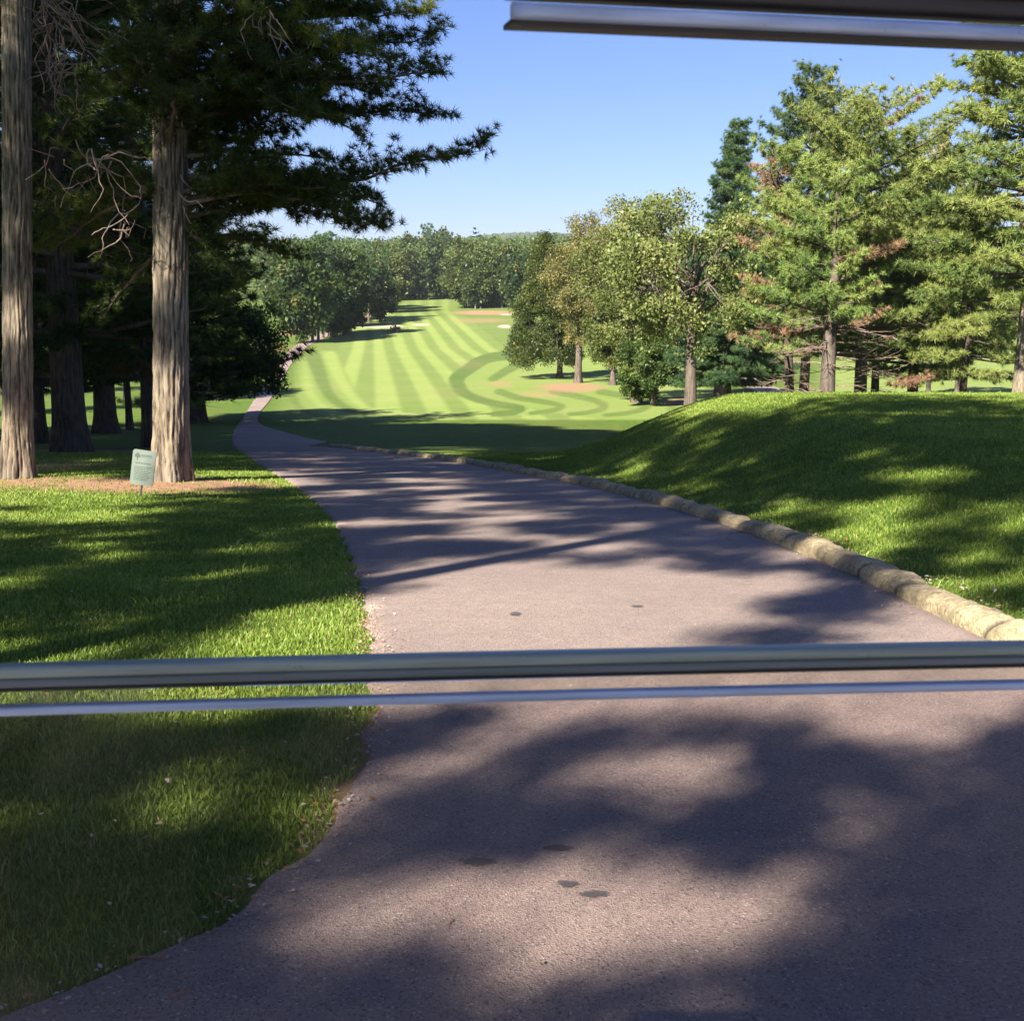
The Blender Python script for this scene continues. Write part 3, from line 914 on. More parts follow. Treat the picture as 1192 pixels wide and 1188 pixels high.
def build_broadleaf(name, label, group, loc, Ht, r0, seed, lod, leaves, bark='bark_grey', crown=(5, 5, 5), crown_c=None, nclump=120, dens=1.0, lean=(0, 0),
                    nlimb=8, fork=0.22, gaps=0.35, tint0=0.4, drop=0.0, cat='tree', trunk_lod=None, per_clump=26, dead=0.01, shape=None, crad=None, vis_limbs=1.0):
    g = np.random.default_rng(seed)
    root = empty(name, loc, label, cat, group)
    crown = np.array(crown, float)
    cc = np.array(crown_c if crown_c is not None else (lean[0], lean[1], Ht - crown[2]), float)
    th = Ht * 0.82
    me, cen = trunk_mesh('trunk', th, r0, seed, lean, 14 if lod != 2 else 7, 0.0, taper=0.9, step=0.5, top_r=0.02, flare=0.3)
    obj('trunk', me, M[bark], root)
    # clump centres inside an uneven crown volume, more of them near its surface
    ph = g.uniform(0, 6.28, 6)
    cl = []
    tries = 0
    cr = crad or 0.16 * float(crown.mean())
    while len(cl) < nclump and tries < nclump * 60:
        tries += 1
        d = unit(g.normal(size=3)); rr = g.uniform(0.25, 1) ** 0.42
        bumpf = 1 + 0.10 * math.sin(3 * math.atan2(d[1], d[0]) + ph[0] + 2 * d[2]) + 0.08 * math.sin(5 * math.atan2(d[1], d[0]) + ph[1] - 4 * d[2]) + 0.05 * math.sin(7 * d[2] + ph[2])
        if shape == 'cone':
            h_ = g.uniform(0, 1); w = (1 - h_) ** 0.8 * g.uniform(0.35, 1) ** 0.4 * bumpf; a = g.uniform(0, 6.28)
            p = cc + np.array([math.cos(a) * w * crown[0], math.sin(a) * w * crown[1], (2 * h_ - 1) * crown[2]])
        else:
            p = cc + d * crown * rr * bumpf
        if p[2] < fork * Ht * 0.8 - drop: continue
        # gaps
        gp_ = math.sin(p[0] * 1.3 / cr * .5 + ph[3]) * math.sin(p[1] * 1.1 / cr * .5 + ph[4]) * math.sin(p[2] * 1.2 / cr * .5 + ph[5])
        if gp_ > 1 - gaps * 1.5: continue
        if cl and np.min(np.linalg.norm(np.array(cl) - p, axis=1)) < cr * 0.55: continue
        cl.append(p)
    cl = np.array(cl)
    # limbs: group clumps by nearest of nlimb limb heads
    T = Tubes()
    heads = []
    for q in range(nlimb):
        a = q * 2.4 + g.uniform(-.3, .3); u = (q + 0.5) / nlimb
        el = 0.05 + 1.25 * u
        heads.append(cc + np.array([math.cos(a) * math.cos(el), math.sin(a) * math.cos(el), math.sin(el) * 0.9 - 0.35]) * crown * 0.62)
    heads = np.array(heads)
    P_all = []; S_all = []; T_all = []; D_all = []
    own = np.argmin(np.linalg.norm(cl[:, None] - heads[None], axis=2), axis=1)
    for q, h in enumerate(heads):
        zz = min(max(fork * Ht, h[2] - 0.55 * np.hypot(h[0] - cc[0], h[1] - cc[1]) - 0.1 * Ht), th * 0.95)
        s, rr = cen(zz)
        t = np.linspace(0, 1, 9)[:, None]
        P = s * (1 - t) + h * t
        P[:, 2] += 0.10 * Ht * np.sin(t[:, 0] * math.pi) * g.uniform(-0.5, 0.6)
        P += np.cumsum(g.normal(0, 0.018 * Ht * 0.35, P.shape), 0) * np.sin(t * math.pi)
        lr = max(min(rr * 0.62, r0 * 0.5) * g.uniform(.75, 1.0), 0.03) * vis_limbs
        T.add(P, np.linspace(lr, lr * 0.3, 9), 7 if lod != 2 else 4)
        for c in cl[own == q]:
            i0 = int(np.argmin(np.linalg.norm(P - c, axis=1))); i0 = max(2, i0 - 1) if i0 > 2 else 2
            s2 = P[i0]
            Q = s2 * (1 - t[::2]) + c * t[::2]
            Q += g.normal(0, 0.05 * np.linalg.norm(c - s2) + 0.01, Q.shape) * np.sin(t[::2] * math.pi)
            if lod != 2: T.add(Q, np.linspace(lr * 0.30, 0.012, len(Q)), 4)
    base_t = np.clip(g.normal(tint0, 0.13, len(cl)), 0, 0.8)
    for c, bt in zip(cl, base_t):
        k = max(3, int(per_clump * dens * g.uniform(0.6, 1.3)))
        o = unit(g.normal(size=(k, 3))) * (g.uniform(0.1, 1, k) ** 0.5)[:, None] * cr * g.uniform(0.8, 1.35)
        o[:, 2] *= 0.72
        P_all.append(c + o); S_all.append(g.uniform(0.75, 1.25, k))
        tn = np.clip(bt + g.normal(0, 0.08, k) + 0.12 * o[:, 2] / cr, 0, 0.86)
        tn[g.random(k) < dead] = 0.95
        T_all.append(tn)
    P = np.concatenate(P_all); S = np.concatenate(S_all); Tn = np.concatenate(T_all)
    me = T.mesh('limbs')
    if me: obj('limbs', me, M[bark if lod != 2 else 'bark_far'], root)
    obj('crown', stamp('crown', LEAF[lod], P, None, S, Tn, g), M[leaves], root)
    return root


def place(root, x, y, rz=0.0, s=1.0, sz=None):
    root.location = (x, y, float(H(x, y)) - 0.05)
    root.rotation_euler = (0, 0, rz)
    root.scale = (s, s, sz or s)
    return root


def O(x, y, dz=-0.03): return (x, y, float(H(x, y)) + dz)


def rel(root_xy, px, py, y):
    """offset from a tree's base of a point seen at (px, py) at ground distance y"""
    x, z = at(px, y, py)
    b = O(*root_xy)
    return (x - b[0], y - b[1], z - b[2])

# ================================================================== THE PINES ON THE LEFT
T1 = gp(21, 556)
T2 = gp(199, 558)
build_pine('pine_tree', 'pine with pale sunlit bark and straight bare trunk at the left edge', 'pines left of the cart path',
           O(*T1), 29, 0.235, 11, 3, 'pine_shade', 'bark_pine', bare=0.36, crown_r=4.2, rough=0.035, per=5, dens=0.9, lean=(1.9, 0.2), wob=0.0, tint0=0.3,
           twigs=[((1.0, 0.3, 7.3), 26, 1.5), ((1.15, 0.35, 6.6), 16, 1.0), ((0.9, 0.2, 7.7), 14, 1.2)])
t2b = O(*T2)


def tip2(px, py, y=None):
    return rel(T2, px, py, T2[1] if y is None else y)


hang = []
for (hz, px, py, y, arch, dn, sp_, tn) in [
    (4.7, 560, 166, 19.0, -0.35, 1.25, 0.20, 0.42),
    (4.2, 450, 268, 18.4, 0.35, 1.4, 0.30, 0.22),
    (4.3, 444, 236, 19.6, 0.15, 1.3, 0.30, 0.25),
    (4.0, 425, 262, 20.8, 0.25, 1.3, 0.34, 0.3),
    (4.4, 395, 222, 18.0, 0.1, 1.3, 0.32, 0.25),
    (4.9, 384, 188, 19.2, 0.15, 1.1, 0.26, 0.3),
    (5.6, 418, 152, 18.6, 0.3, 1.3, 0.34, 0.3),
    (5.9, 514, 132, 19.4, -0.1, 1.25, 0.26, 0.3),
    (6.2, 510, 84, 18.2, -0.15, 1.3, 0.28, 0.35),
    (6.6, 504, 40, 19.0, -0.2, 1.3, 0.30, 0.35),
    (7.0, 494, 12, 20.0, -0.1, 1.3, 0.32, 0.4),
    (6.3, 444, 110, 20.6, 0.1, 1.3, 0.34, 0.3),
    (6.8, 432, 60, 18.0, 0.1, 1.3, 0.34, 0.35),
    (7.2, 430, 18, 19.4, 0.1, 1.3, 0.36, 0.35),
    (7.5, 462, -30, 18.6, 0.0, 1.3, 0.36, 0.35),
    (6.0, 350, 130, 17.6, 0.2, 1.3, 0.40, 0.3),
    (6.6, 330, 75, 17.4, 0.2, 1.3, 0.40, 0.3),
    (7.1, 300, 20, 17.6, 0.2, 1.3, 0.40, 0.3),
    (5.2, 150, 60, 17.0, 0.2, 1.2, 0.45, 0.25), (4.6, 330, 150, 21.5, 0.2, 1.3, .42, .2), (4.3, 300, 195, 22.0, .2, 1.3, .42, .2), (4.1, 345, 238, 20.5, .15, 1.3, .4, .2), (4.9, 262, 140, 21.5, .2, 1.3, .45, .2), (5.4, 390, 140, 21.0, .2, 1.3, .38, .25), (3.9, 250, 260, 21, .1, 1.2, .45, .2),
    (6.0, 205, 55, 17.2, .15, 1.2, .5, .25), (6.4, 180, 15, 17.6, .1, 1.2, .5, .25), (3.7, 345, 300, 20.2, .2, 1.2, .4, .4),
    (5.8, 110, 110, 17.5, 0.2, 1.1, 0.45, 0.3),
    (5.0, 205, 110, 17.2, 0.25, 1.0, 0.45, 0.3),
    (4.2, 95, 200, 18.6, 0.2, 1.0, 0.42, 0.25),
    (3.9, 280, 330, 19.2, 0.2, 1.1, 0.40, 0.25),
    (3.6, 120, 370, 20.6, 0.15, 0.9, 0.36, 0.25),
    (4.6, 60, 290, 21.5, 0.1, 1.0, 0.4, 0.3),
]:
    hang.append((hz, tip2(px, py, y), arch, dn, sp_, tn + 0.10))  # raised tint imitates sun on these limbs
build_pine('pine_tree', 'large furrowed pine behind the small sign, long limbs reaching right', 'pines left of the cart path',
           t2b, 29, 0.27, 12, 0, 'pine_shade', 'bark_pine', bare=0.32, crown_r=4.6, rough=0.045, custom=hang, per=4, dens=0.75, tint0=0.32, lean=(1.3, 0.3), wob=0.0,
           twigs=[(tip2(118, 185, 18.4), 12, 1.0), (tip2(205, 215, 18.6), 5, .5), (tip2(140, 250, 18.8), 8, .8), (tip2(60, 190, 19), 5, 1.0), (tip2(300, 20, 17.8), 8, .8)])


def pine_at(px, py, **k):
    x, y = gp(px, py)
    return (x, y)

left_pines = [
    # px, py of base, height, radius, bare, crown radius, label, seed
    (82, 526, 26, 0.50, 0.13, 5.6, 'thick black-shadowed pine trunk between the two sunlit front pines'),
    (124, 504, 22, 0.60, 0.12, 5.5, 'dark twin-looking pine trunk just left of the sign, behind the thickest one'),
    (46, 506, 20, 0.36, 0.14, 5.0, 'slender rear pine right beside the leftmost sunlit trunk'),
    (151, 500, 15, 0.20, 0.2, 4.0, 'thin pine pole standing left of the sign pine in deep shade'),
    (233, 491, 12, 0.42, 0.13, 5.2, 'reddish pine trunk at the back, right of the large sign pine'),
    (222, 493, 12, 0.30, 0.16, 4.4, 'narrow pine trunk just left of the reddish rear trunk'),
]
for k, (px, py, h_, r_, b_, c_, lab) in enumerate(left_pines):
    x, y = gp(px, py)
    build_pine('pine_tree', lab, 'pines left of the cart path', O(x, y), h_, r_, 30 + k, 1, 'pine_shade', 'bark_dark', bare=b_, crown_r=c_, per=6, dens=1.1,  # dark bark here deepens the grove's shade by colour
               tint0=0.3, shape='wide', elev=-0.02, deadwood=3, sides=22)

pine_c = build_pine('pine_tree', 'shaded pine deep in the grove on the far left', 'pines left of the cart path', O(-24, 34), 20, 0.35, 51, 1, 'pine_shade',
                    bare=0.14, crown_r=5.2, per=6, dens=1.1, shape='wide', elev=-0.03)
for (x, y, rz, s, lab) in [(-20, 52, 1.3, 1.0, 'pine of the left grove between the thin pole and the thick trunk, further back'),
                           
                           (-33, 62, 3.9, 1.05, 'rearmost pine on the left, its crown closing the grove'),
                           (-40, 88, 5.1, 0.75, 'pine beside the far cart path, left of the fairway'), (-25, 12, 1.1, 1.0, 'pine on the far left beyond the edge of the view'), (-30, 25, 2.1, 1.0, 'second pine on the far left beyond the edge of the view'), (-19, 26, 0.3, 1.1, 'third pine beyond the left edge of the view'), (-24, 40, 2.9, 1.1, 'pine at the left edge of the view, behind the grove'), (-36, 45, 4.1, 1.1, 'outermost pine on the left, beyond the edge of the view'),
                           (-46, 112, 0.7, 0.80, 'pine beyond the overhanging oak, left of the path bend'),
                           (-13.2, 45, 4.4, 1.0, 'low-limbed pine directly behind the sign pine, dark against the lawn')]:
    c = copy_tree(pine_c); place(c, x, y, rz, s); c['label'] = lab

# oak boughs over the far part of the path
xo, yo = gp(231, 486)
build_broadleaf('oak_tree', 'dark oak hanging its leaves over the far bend of the cart path', 'trees left of the fairway', O(xo + .2, yo), 8.8, 0.22, 61, 1, 'leaf_dark',
                crown=(4.1, 3.5, 3.9), crown_c=(1.9, 0, 4.9), nclump=150, fork=0.12, tint0=0.35, bark='bark_dark', per_clump=22)
build_broadleaf('oak_tree', 'mid green oak glowing in sun behind the lowest pine limbs', 'trees left of the fairway', O(-33, 106), 14, 0.3, 62, 1, 'leaf_green',
                crown=(5.0, 5, 6.2), crown_c=(0, 0, 8.4), nclump=190, fork=0.15, tint0=0.5, bark='bark_dark')

# ================================================================== RIGHT HAND TREES
def stand(px, y, py=None):
    x, _ = at(px, y)
    return x, y

x, y = stand(805, 76)
mid_oak = build_broadleaf('oak_tree', 'spreading olive-leaved oak with pale forked trunk just beyond the grassy mound', 'trees right of the fairway', O(x, y), 13.8, 0.46, 71, 1,
                'oak_olive', crown=(5.2, 4.6, 5.0), crown_c=(-0.5, 0.3, 9.3), nclump=130, fork=0.22, nlimb=13, gaps=0.62, per_clump=11, tint0=0.5, crad=0.72, vis_limbs=1.7)
x, y = stand(742, 104)
build_broadleaf('oak_tree', 'tall olive oak behind and left of the forked oak', 'trees right of the fairway', O(x, y), 17.0, 0.42, 72, 1, 'oak_olive',
                crown=(4.6, 5.0, 6.6), nclump=165, fork=0.18, gaps=0.55, per_clump=13, tint0=0.42, crown_c=(-0.4, 0, 10.0))
x, y = stand(673, 132)
build_broadleaf('maple_tree', 'yellowing tree with a bare leaning trunk on the dry patch', 'trees right of the fairway', O(x, y), 17.5, 0.42, 73, 1, 'leaf_tan',
                crown=(4.9, 4.6, 6.6), nclump=190, fork=0.25, gaps=0.4, per_clump=14, tint0=0.42, crown_c=(1.2, 0, 10.7), lean=(0.5, 0))
x, y = stand(652, 140)
build_broadleaf('linden_tree', 'dark green cone-shaped tree at the left end of the right hand row', 'trees right of the fairway', O(x, y), 15.6, 0.34, 74, 1, 'leaf_green',
                crown=(4.3, 4.0, 7.0), nclump=240, fork=0.12, gaps=0.25, per_clump=18, tint0=0.30, crown_c=(-1.8, 0, 8.9), shape='cone', crad=0.85)
x, y = stand(714, 128)
build_broadleaf('maple_tree', 'low bushy green tree between the yellowing tree and the forked oak', 'trees right of the fairway', O(x, y), 10.2, 0.30, 75, 1, 'leaf_green',
                crown=(4.3, 3.8, 4.2), nclump=150, fork=0.12, tint0=0.45, crown_c=(1.2, 0, 5.6))
x, y = stand(762, 100)
build_broadleaf('maple_tree', 'dense shrub-like green tree touching the ground left of the forked oak', 'trees right of the fairway', O(x, y), 6.2, 0.2, 76, 1, 'leaf_green',
                crown=(2.3, 2.6, 2.6), nclump=58, fork=0.05, tint0=0.35, crown_c=(-.6, 0, 3.0), drop=1.0)
x, y = stand(848, 96)
build_pine('spruce_tree', 'dark pointed spruce rising behind the forked oak', 'conifers right of the fairway', O(x, y), 21.6, 0.35, 81, 1, 'pine_blue', shape='cone',
           bare=0.1, crown_r=5.0, per=11, dens=1.5, elev=-0.12, tint0=0.3, dead=0.0, limb_every=0.62, wob=0.3)
x, y = stand(938, 84)
build_pine('pine_tree', 'tallest dark green pine in the right hand group, behind the wide one', 'conifers right of the fairway', O(x, y), 22.6, 0.38, 82, 1, 'pine_blue',
           shape='pine', bare=0.25, crown_r=5.2, per=7, dens=1.4, elev=0.1, tint0=0.35, dead=0.0)
x, y = stand(1004, 62)
build_pine('pine_tree', 'wide round-topped sunny pine with brown needles in the middle of the right hand group', 'conifers right of the fairway', O(x, y), 16.0, 0.36, 83, 1,
           'pine_sun', 'bark_grey', shape='round', bare=0.27, crown_r=5.6, per=6, dens=1.1, elev=0.02, tint0=0.5, dead=0.04, deadwood=14)
x, y = stand(966, 58)
build_pine('pine_tree', 'pine with thick pale trunk and bare pinkish lower branches', 'conifers right of the fairway', O(x, y), 12.0, 0.42, 84, 1, 'pine_sun', 'bark_grey',
           shape='wide', bare=0.42, crown_r=4.0, per=5, dens=1.2, tint0=0.45, dead=0.12, deadwood=34)
x, y = stand(925, 66)
build_pine('pine_tree', 'browning pine with rust coloured needles at the left of the right hand group', 'conifers right of the fairway', O(x, y), 14.2, 0.28, 85, 1, 'pine_sun', 'bark_dark',
           shape='wide', bare=0.30, crown_r=2.9, per=6, dens=1.2, tint0=0.45, dead=0.5, deadwood=14, lean=(-1.2, 0))
x, y = stand(1022, 72)
build_pine('pine_tree', 'slim dark trunked pine right of the wide sunny pine', 'conifers right of the fairway', O(x, y), 13.5, 0.27, 86, 1, 'pine_sun', 'bark_dark', shape='wide',
           bare=0.30, crown_r=4.0, per=6, dens=1.3, tint0=0.3, dead=0.05, deadwood=6)
x, y = stand(1066, 66)
build_pine('pine_tree', 'pine with low spreading pale limbs between the group and the right edge', 'conifers right of the fairway', O(x, y), 13.5, 0.33, 87, 1, 'pine_sun', 'bark_dark',
           shape='wide', bare=0.27, crown_r=4.8, per=7, dens=1.4, tint0=0.5, dead=0.04, deadwood=6, elev=-0.12)
x, y = stand(1124, 60)
build_pine('pine_tree', 'low pale green pine with drooping limbs just left of the right edge pine', 'conifers right of the fairway', O(x, y), 11.5, 0.2, 93, 1, 'pine_sun', 'bark_dark',
           shape='wide', bare=0.26, crown_r=3.8, per=7, dens=1.4, tint0=0.62, dead=0.02, elev=-0.18)
x, y = stand(1192, 46)
build_pine('pine_tree', 'bright green pine cut off by the right edge of the view', 'conifers right of the fairway', O(x, y), 20.5, 0.33, 88, 1, 'pine_sun', 'bark_pine',
           shape='wide', bare=0.22, crown_r=4.2, per=7, dens=1.3, tint0=0.5, dead=0.02, elev=-0.05, limb_every=0.62)
x, y = stand(1084, 96)
build_broadleaf('birch_tree', 'thin pale-leaved birch top showing above the right hand pines', 'trees right of the fairway', O(x, y), 22.0, 0.2, 89, 1, 'leaf_tan',
                crown=(3.2, 3.2, 5.0), nclump=90, fork=0.5, gaps=0.6, per_clump=8, tint0=0.6, crad=0.8)
x, y = stand(1118, 110)
build_broadleaf('maple_tree', 'soft green tree filling the gap beside the right edge pine', 'trees right of the fairway', O(x, y), 12.5, 0.3, 90, 1, 'leaf_green',
                crown=(5.5, 5.0, 4.2), nclump=130, fork=0.2, tint0=0.6, crown_c=(0, 0, 7.6))
x, y = stand(838, 112)
build_broadleaf('oak_tree', 'small mossy-trunked tree by the distant path, right of the forked oak', 'trees right of the fairway', O(x, y), 9.5, 0.42, 91, 1, 'leaf_green',
                crown=(3.2, 3, 3.4), nclump=100, fork=0.3, tint0=0.45)
x, y = gp(862, 415)
build_broadleaf('flowering_bush', 'yellow flowering bush beside the distant path', None, O(x, y), 2.6, 0.06, 92, 1, 'leaf_tan', crown=(1.9, 1.6, 1.2), nclump=26, fork=0.0,
                cat='bush', tint0=0.75, drop=2, per_clump=14, crad=.6)

# ================================================================== FAR TREE LINE
kinds = []
specs = [('oak_tree', 'leaf_green', (5.4, 5.4, 8.2), 19, 0.42), ('oak_tree', 'leaf_dark', (5.0, 5.0, 8.0), 18, 0.5), ('maple_tree', 'oak_olive', (5.2, 5.2, 7.6), 18, 0.2), ('pine_tree', 'pine_blue', None, 20, 0.3)]
far_label = {0: 'round green tree in the distant tree line beyond the fairway', 1: 'dark green tree in the distant tree line beyond the fairway',
             2: 'olive green tree in the distant tree line beyond the fairway', 3: 'dark pine in the distant tree line beyond the fairway'}
far_group = {0: 'green trees of the far tree line', 1: 'dark trees of the far tree line', 2: 'olive trees of the far tree line', 3: 'pines of the far tree line'}
for k, (nm, mt, cr_, h_, t0) in enumerate(specs):
    if cr_:
        kinds.append(build_broadleaf(nm, far_label[k], far_group[k], (0, 0, 0), h_, 0.36, 100 + k, 2, mt, bark='bark_far', crown=cr_, nclump=120, fork=0.10, crown_c=(0, 0, h_ * 0.52), tint0=t0, crad=1.5, per_clump=15, gaps=.2, nlimb=5))
    else:
        kinds.append(build_pine(nm, far_label[k], far_group[k], (0, 0, 0), h_, 0.34, 100 + k, 2, mt, 'bark_far', bare=0.3, crown_r=4.2, shape='wide', per=5, dens=1.0, tint0=t0))
used = [False] * 4
rr = random.Random(5)
far_spots = []
def row(px0, px1, n, y0, y1, ks, smin=0.85, smax=1.1):
    smin -= 0.08; smax += 0.05
    for q in range(n):
        y = y0 + (y1 - y0) * (q + .5) / n + rr.uniform(-8, 8)
        px = px0 + (px1 - px0) * (q + rr.uniform(.1, .9)) / n
        far_spots.append((at(px, y)[0], y, rr.choice(ks), rr.uniform(smin, smax)))
row(536, 600, 9, 385, 395, (0, 0, 2, 1), .85, 1.0)
row(540, 610, 8, 405, 415, (0, 1, 1), .85, 1.0)
row(448, 535, 9, 455, 470, (1, 0, 3, 0), .95, 1.2)
row(440, 540, 8, 500, 480, (0, 2, 0), 1.0, 1.2)
row(395, 452, 9, 285, 330, (1, 1, 3), .72, .9)
row(455, 440, 3, 350, 400, (0, 2), .9, 1.0)
row(352, 410, 8, 230, 262, (1, 1, 3), .75, .95)
row(330, 400, 7, 300, 320, (1, 3), .9, 1.1)
row(600, 700, 8, 350, 330, (0, 2, 0, 1), .78, .9)
row(700, 860, 9, 240, 210, (0, 2, 0), .75, .95)
row(860, 1000, 8, 250, 250, (0, 1, 2, 0), .7, .9)
row(1000, 1220, 11, 270, 250, (0, 2, 0), .75, .95)
row(-40, 230, 10, 190, 230, (1, 0, 3, 0), .8, 1.0)
for (x, y, k, s) in far_spots:
    px_ = project(x, y, 0)[0]
    where = ('left of the fairway, behind the near pines' if px_ < 250 else 'along the left side of the fairway' if px_ < 452 else 'at the far end of the fairway' if px_ < 536 else 'in the clump right of the far fairway end' if px_ < 640 else 'behind the yellowing tree row' if px_ < 860 else 'on the far lawn behind the right hand pines')
    if not used[k]: o = kinds[k]; used[k] = True
    else: o = copy_tree(kinds[k])
    place(o, x, y, rr.uniform(0, 6.28), s, s * rr.uniform(.92, 1.08))
    o['label'] = ('green', 'dark green', 'olive green', 'pine')[k] + (' round tree ' if k < 3 else ' of dark needles ') + where
    o['group'] = ('green trees ', 'dark trees ', 'olive trees ', 'dark pines ')[k] + where

# the wood on the rising ground behind, one mass
g = np.random.default_rng(77)
pos = []; sc = []; tn = []
yy = 462.0
while yy < 1250:
    xm = yy * 0.46; st = 7.0 + (yy - 470) * 0.012
    for xx in np.arange(-xm, xm, st):
        if g.random() < (0.0 if -0.20 < xx / yy < 0.17 else 0.45): continue
        x0 = xx + g.uniform(-st, st) * .5; y0 = yy + g.uniform(-4, 4); hgt_ = g.uniform(17, 24)
        z0 = float(H(x0, y0)); bt = g.normal(0.42, 0.15); nk_ = 26 if yy > 540 else 44
        o = unit(g.normal(size=(nk_, 3))) * g.uniform(0.3, 1, (nk_, 1)) ** .5 * np.array([4.8, 4.8, 5.5 if yy > 540 else 9.5])
        pos.append(np.array([x0, y0, z0 + hgt_ - (5.5 if yy > 540 else 9.5)]) + o); sc.append(g.uniform(1.1, 1.9, nk_)); tn.append(np.clip(bt + g.normal(0, .08, nk_), 0, .86))
    yy += st * 1.15
forest = obj('forest', stamp('forest', LEAF[2], np.concatenate(pos), None, np.concatenate(sc), np.concatenate(tn), g), M['leaf_green'])
tag(forest, 'mixed green forest rising behind the far tree line', 'forest', kind='stuff')

# far wooded hill
def hill_z(x, y):
    r = np.exp(-((x - 70) / 300) ** 2 - ((y - 2300) / 380) ** 2)
    r2 = np.exp(-((x + 420) / 700) ** 2 - ((y - 2400) / 400) ** 2)
    tex = 3.0 * np.sin(x * 0.21 + 2 * np.sin(y * .05)) * np.sin(y * 0.17 + np.sin(x * .07)) + 2.2 * np.sin(x * .47 + y * .3)
    return 6 + 62 * r + 38 * r2 + tex * 1.0
hm, n_, l_, b_ = new_mat('wooded_hill')
tc = nd(n_, 'ShaderNodeTexCoord')
l_.new(mix(n_, l_, mrange(n_, l_, noise(n_, l_, tc.outputs['Object'], 0.12, 5, .7), .35, .65), (0.022, 0.042, 0.014), (0.075, 0.098, 0.030)), b_.inputs['Base Color'])
b_.inputs['Roughness'].default_value = 1
hill = grid_obj('wooded_hill', np.arange(-1500, 1500, 5.0), np.arange(1700, 2700, 10.0), hill_z, hm)
tag(hill, 'low wooded hill on the horizon', kind='structure')

# ================================================================== SHADE TREES BEHIND AND LEFT OF THE CART
LD = np.array([LIGHT.x, LIGHT.y]); TE = math.tan(R(SUN_EL))


def caster(gx_, gy_, h):
    """where a crown of height h stands to shade the ground at (gx_, gy_)"""
    return gx_ - LD[0] * h / TE, gy_ - LD[1] * h / TE
sh_a = build_pine('pine_tree', 'tall pine behind the cart whose straight trunk shadow crosses the path', 'pines behind the cart', (0, 0, 0), 21, 0.21, 201, 1, 'pine_shade', 'bark_dark',
                  bare=0.66, crown_r=3.6, per=5, dens=0.8, shape='wide')
place(sh_a, -7.35, -1.2, 0.4)

# The oaks behind the cart: their leaf clumps hang where the sun must be stopped to give the dapples
# that lie on the ground, found by going from the ground back up the sun's ray to the crown's height.
SH_ELL = [
    # centre x, y, half widths, how shaded: later lines win
    (600, 560, 900, 72, 0.97), (560, 500, 330, 14, 1.0), (500, 523, 70, 6, 0.1), (596, 690, 900, 60, 0.0), (600, 640, 130, 28, 0.35), (470, 575, 190, 48, 0.80), (420, 600, 120, 40, 0.72), (540, 615, 130, 26, 0.62),
    (360, 552, 60, 22, .6), (240, 560, 110, 14, 0.05), (60, 575, 170, 26, 0.0), (200, 572, 90, 14, 0.0), (320, 556, 40, 9, .1),
    (60, 672, 260, 58, 0.95), (240, 645, 250, 58, 0.95), (330, 612, 150, 44, 0.97), (390, 640, 50, 34, .97), (60, 600, 120, 14, 0.1), (60, 730, 110, 18, .5), (210, 722, 60, 12, .9),
    (160, 549, 26, 10, 1.0), (130, 630, 45, 7, 0.1), (243, 608, 38, 6, 0.25), (351, 587, 16, 6, .1), (290, 637, 26, 6, .3), (35, 668, 50, 7, .4), (210, 680, 35, 6, .5), (175, 766, 34, 9, .9), (330, 700, 60, 6, .3), (120, 715, 60, 6, .2),
    # path streaks
    (520, 590, 50, 7, .2), (600, 603, 60, 5, .25), (470, 560, 40, 5, .3), (430, 610, 30, 5, .1), (560, 560, 60, 4, .3), (680, 600, 40, 6, .5), (390, 575, 30, 5, .3),
    # mound
    (1000, 520, 420, 70, 0.92), (980, 640, 260, 40, 0.55), (700, 560, 110, 40, 0.93), (885, 540, 36, 16, 0.05), (922, 582, 40, 16, 0.05), (1006, 594, 52, 18, 0.0), (1035, 538, 42, 14, 0.1),
    (1037, 617, 30, 18, 0.0), (1168, 627, 30, 18, 0.0), (1104, 475, 16, 4, 0.1), (1122, 584, 34, 16, 0.95), (800, 578, 55, 14, 0.2), (846, 580, 24, 8, 1.0), (880, 556, 28, 11, 1.0), (925, 524, 44, 15, 1.0), (742, 505, 150, 42, 1.0), (690, 530, 110, 24, 1.0), (742, 556, 26, 7, .5), (690, 545, 14, 5, .2), (840, 612, 60, 16, .3),
    (950, 615, 40, 10, .8), (1090, 660, 60, 20, .4), (1180, 690, 60, 30, .85), (985, 703, 84, 15, 0.95), (900, 662, 66, 13, .7), (1000, 680, 40, 8, .7), (830, 745, 60, 10, .6), (960, 741, 120, 8, .5), (640, 742, 40, 8, .6),
    # near ground under the rail
    (596, 1015, 1400, 172, 1.0), (312, 938, 150, 42, 0.0), (190, 902, 62, 12, .65), (38, 915, 50, 16, .7), (560, 890, 66, 30, 0.0), (635, 857, 52, 22, .15), (615, 895, 30, 18, 0.0),
    (712, 912, 76, 36, 0.0), (832, 890, 68, 26, 0.0), (875, 848, 62, 13, .3), (1000, 836, 84, 34, 0.0), (1076, 876, 60, 25, 0.0), (1125, 833, 38, 16, .2), (1018, 950, 66, 38, 0.3),
    (640, 1065, 370, 95, 0.0), (420, 1035, 120, 40, .15), (995, 1110, 75, 62, 1.0), (915, 1165, 170, 36, 1.0), (830, 1075, 34, 9, .5), (860, 1028, 46, 9, .5), (250, 985, 90, 45, 1.0), (432, 1160, 74, 36, 0.95), (268, 1160, 24, 14, .8), (640, 1120, 60, 25, 0.0),
    (775, 1178, 90, 32, 1.0), (560, 1165, 60, 30, .1), (690, 1002, 60, 6, .5), (830, 1055, 20, 8, .6), (200, 1165, 110, 22, .35), (480, 985, 60, 14, .6),
]


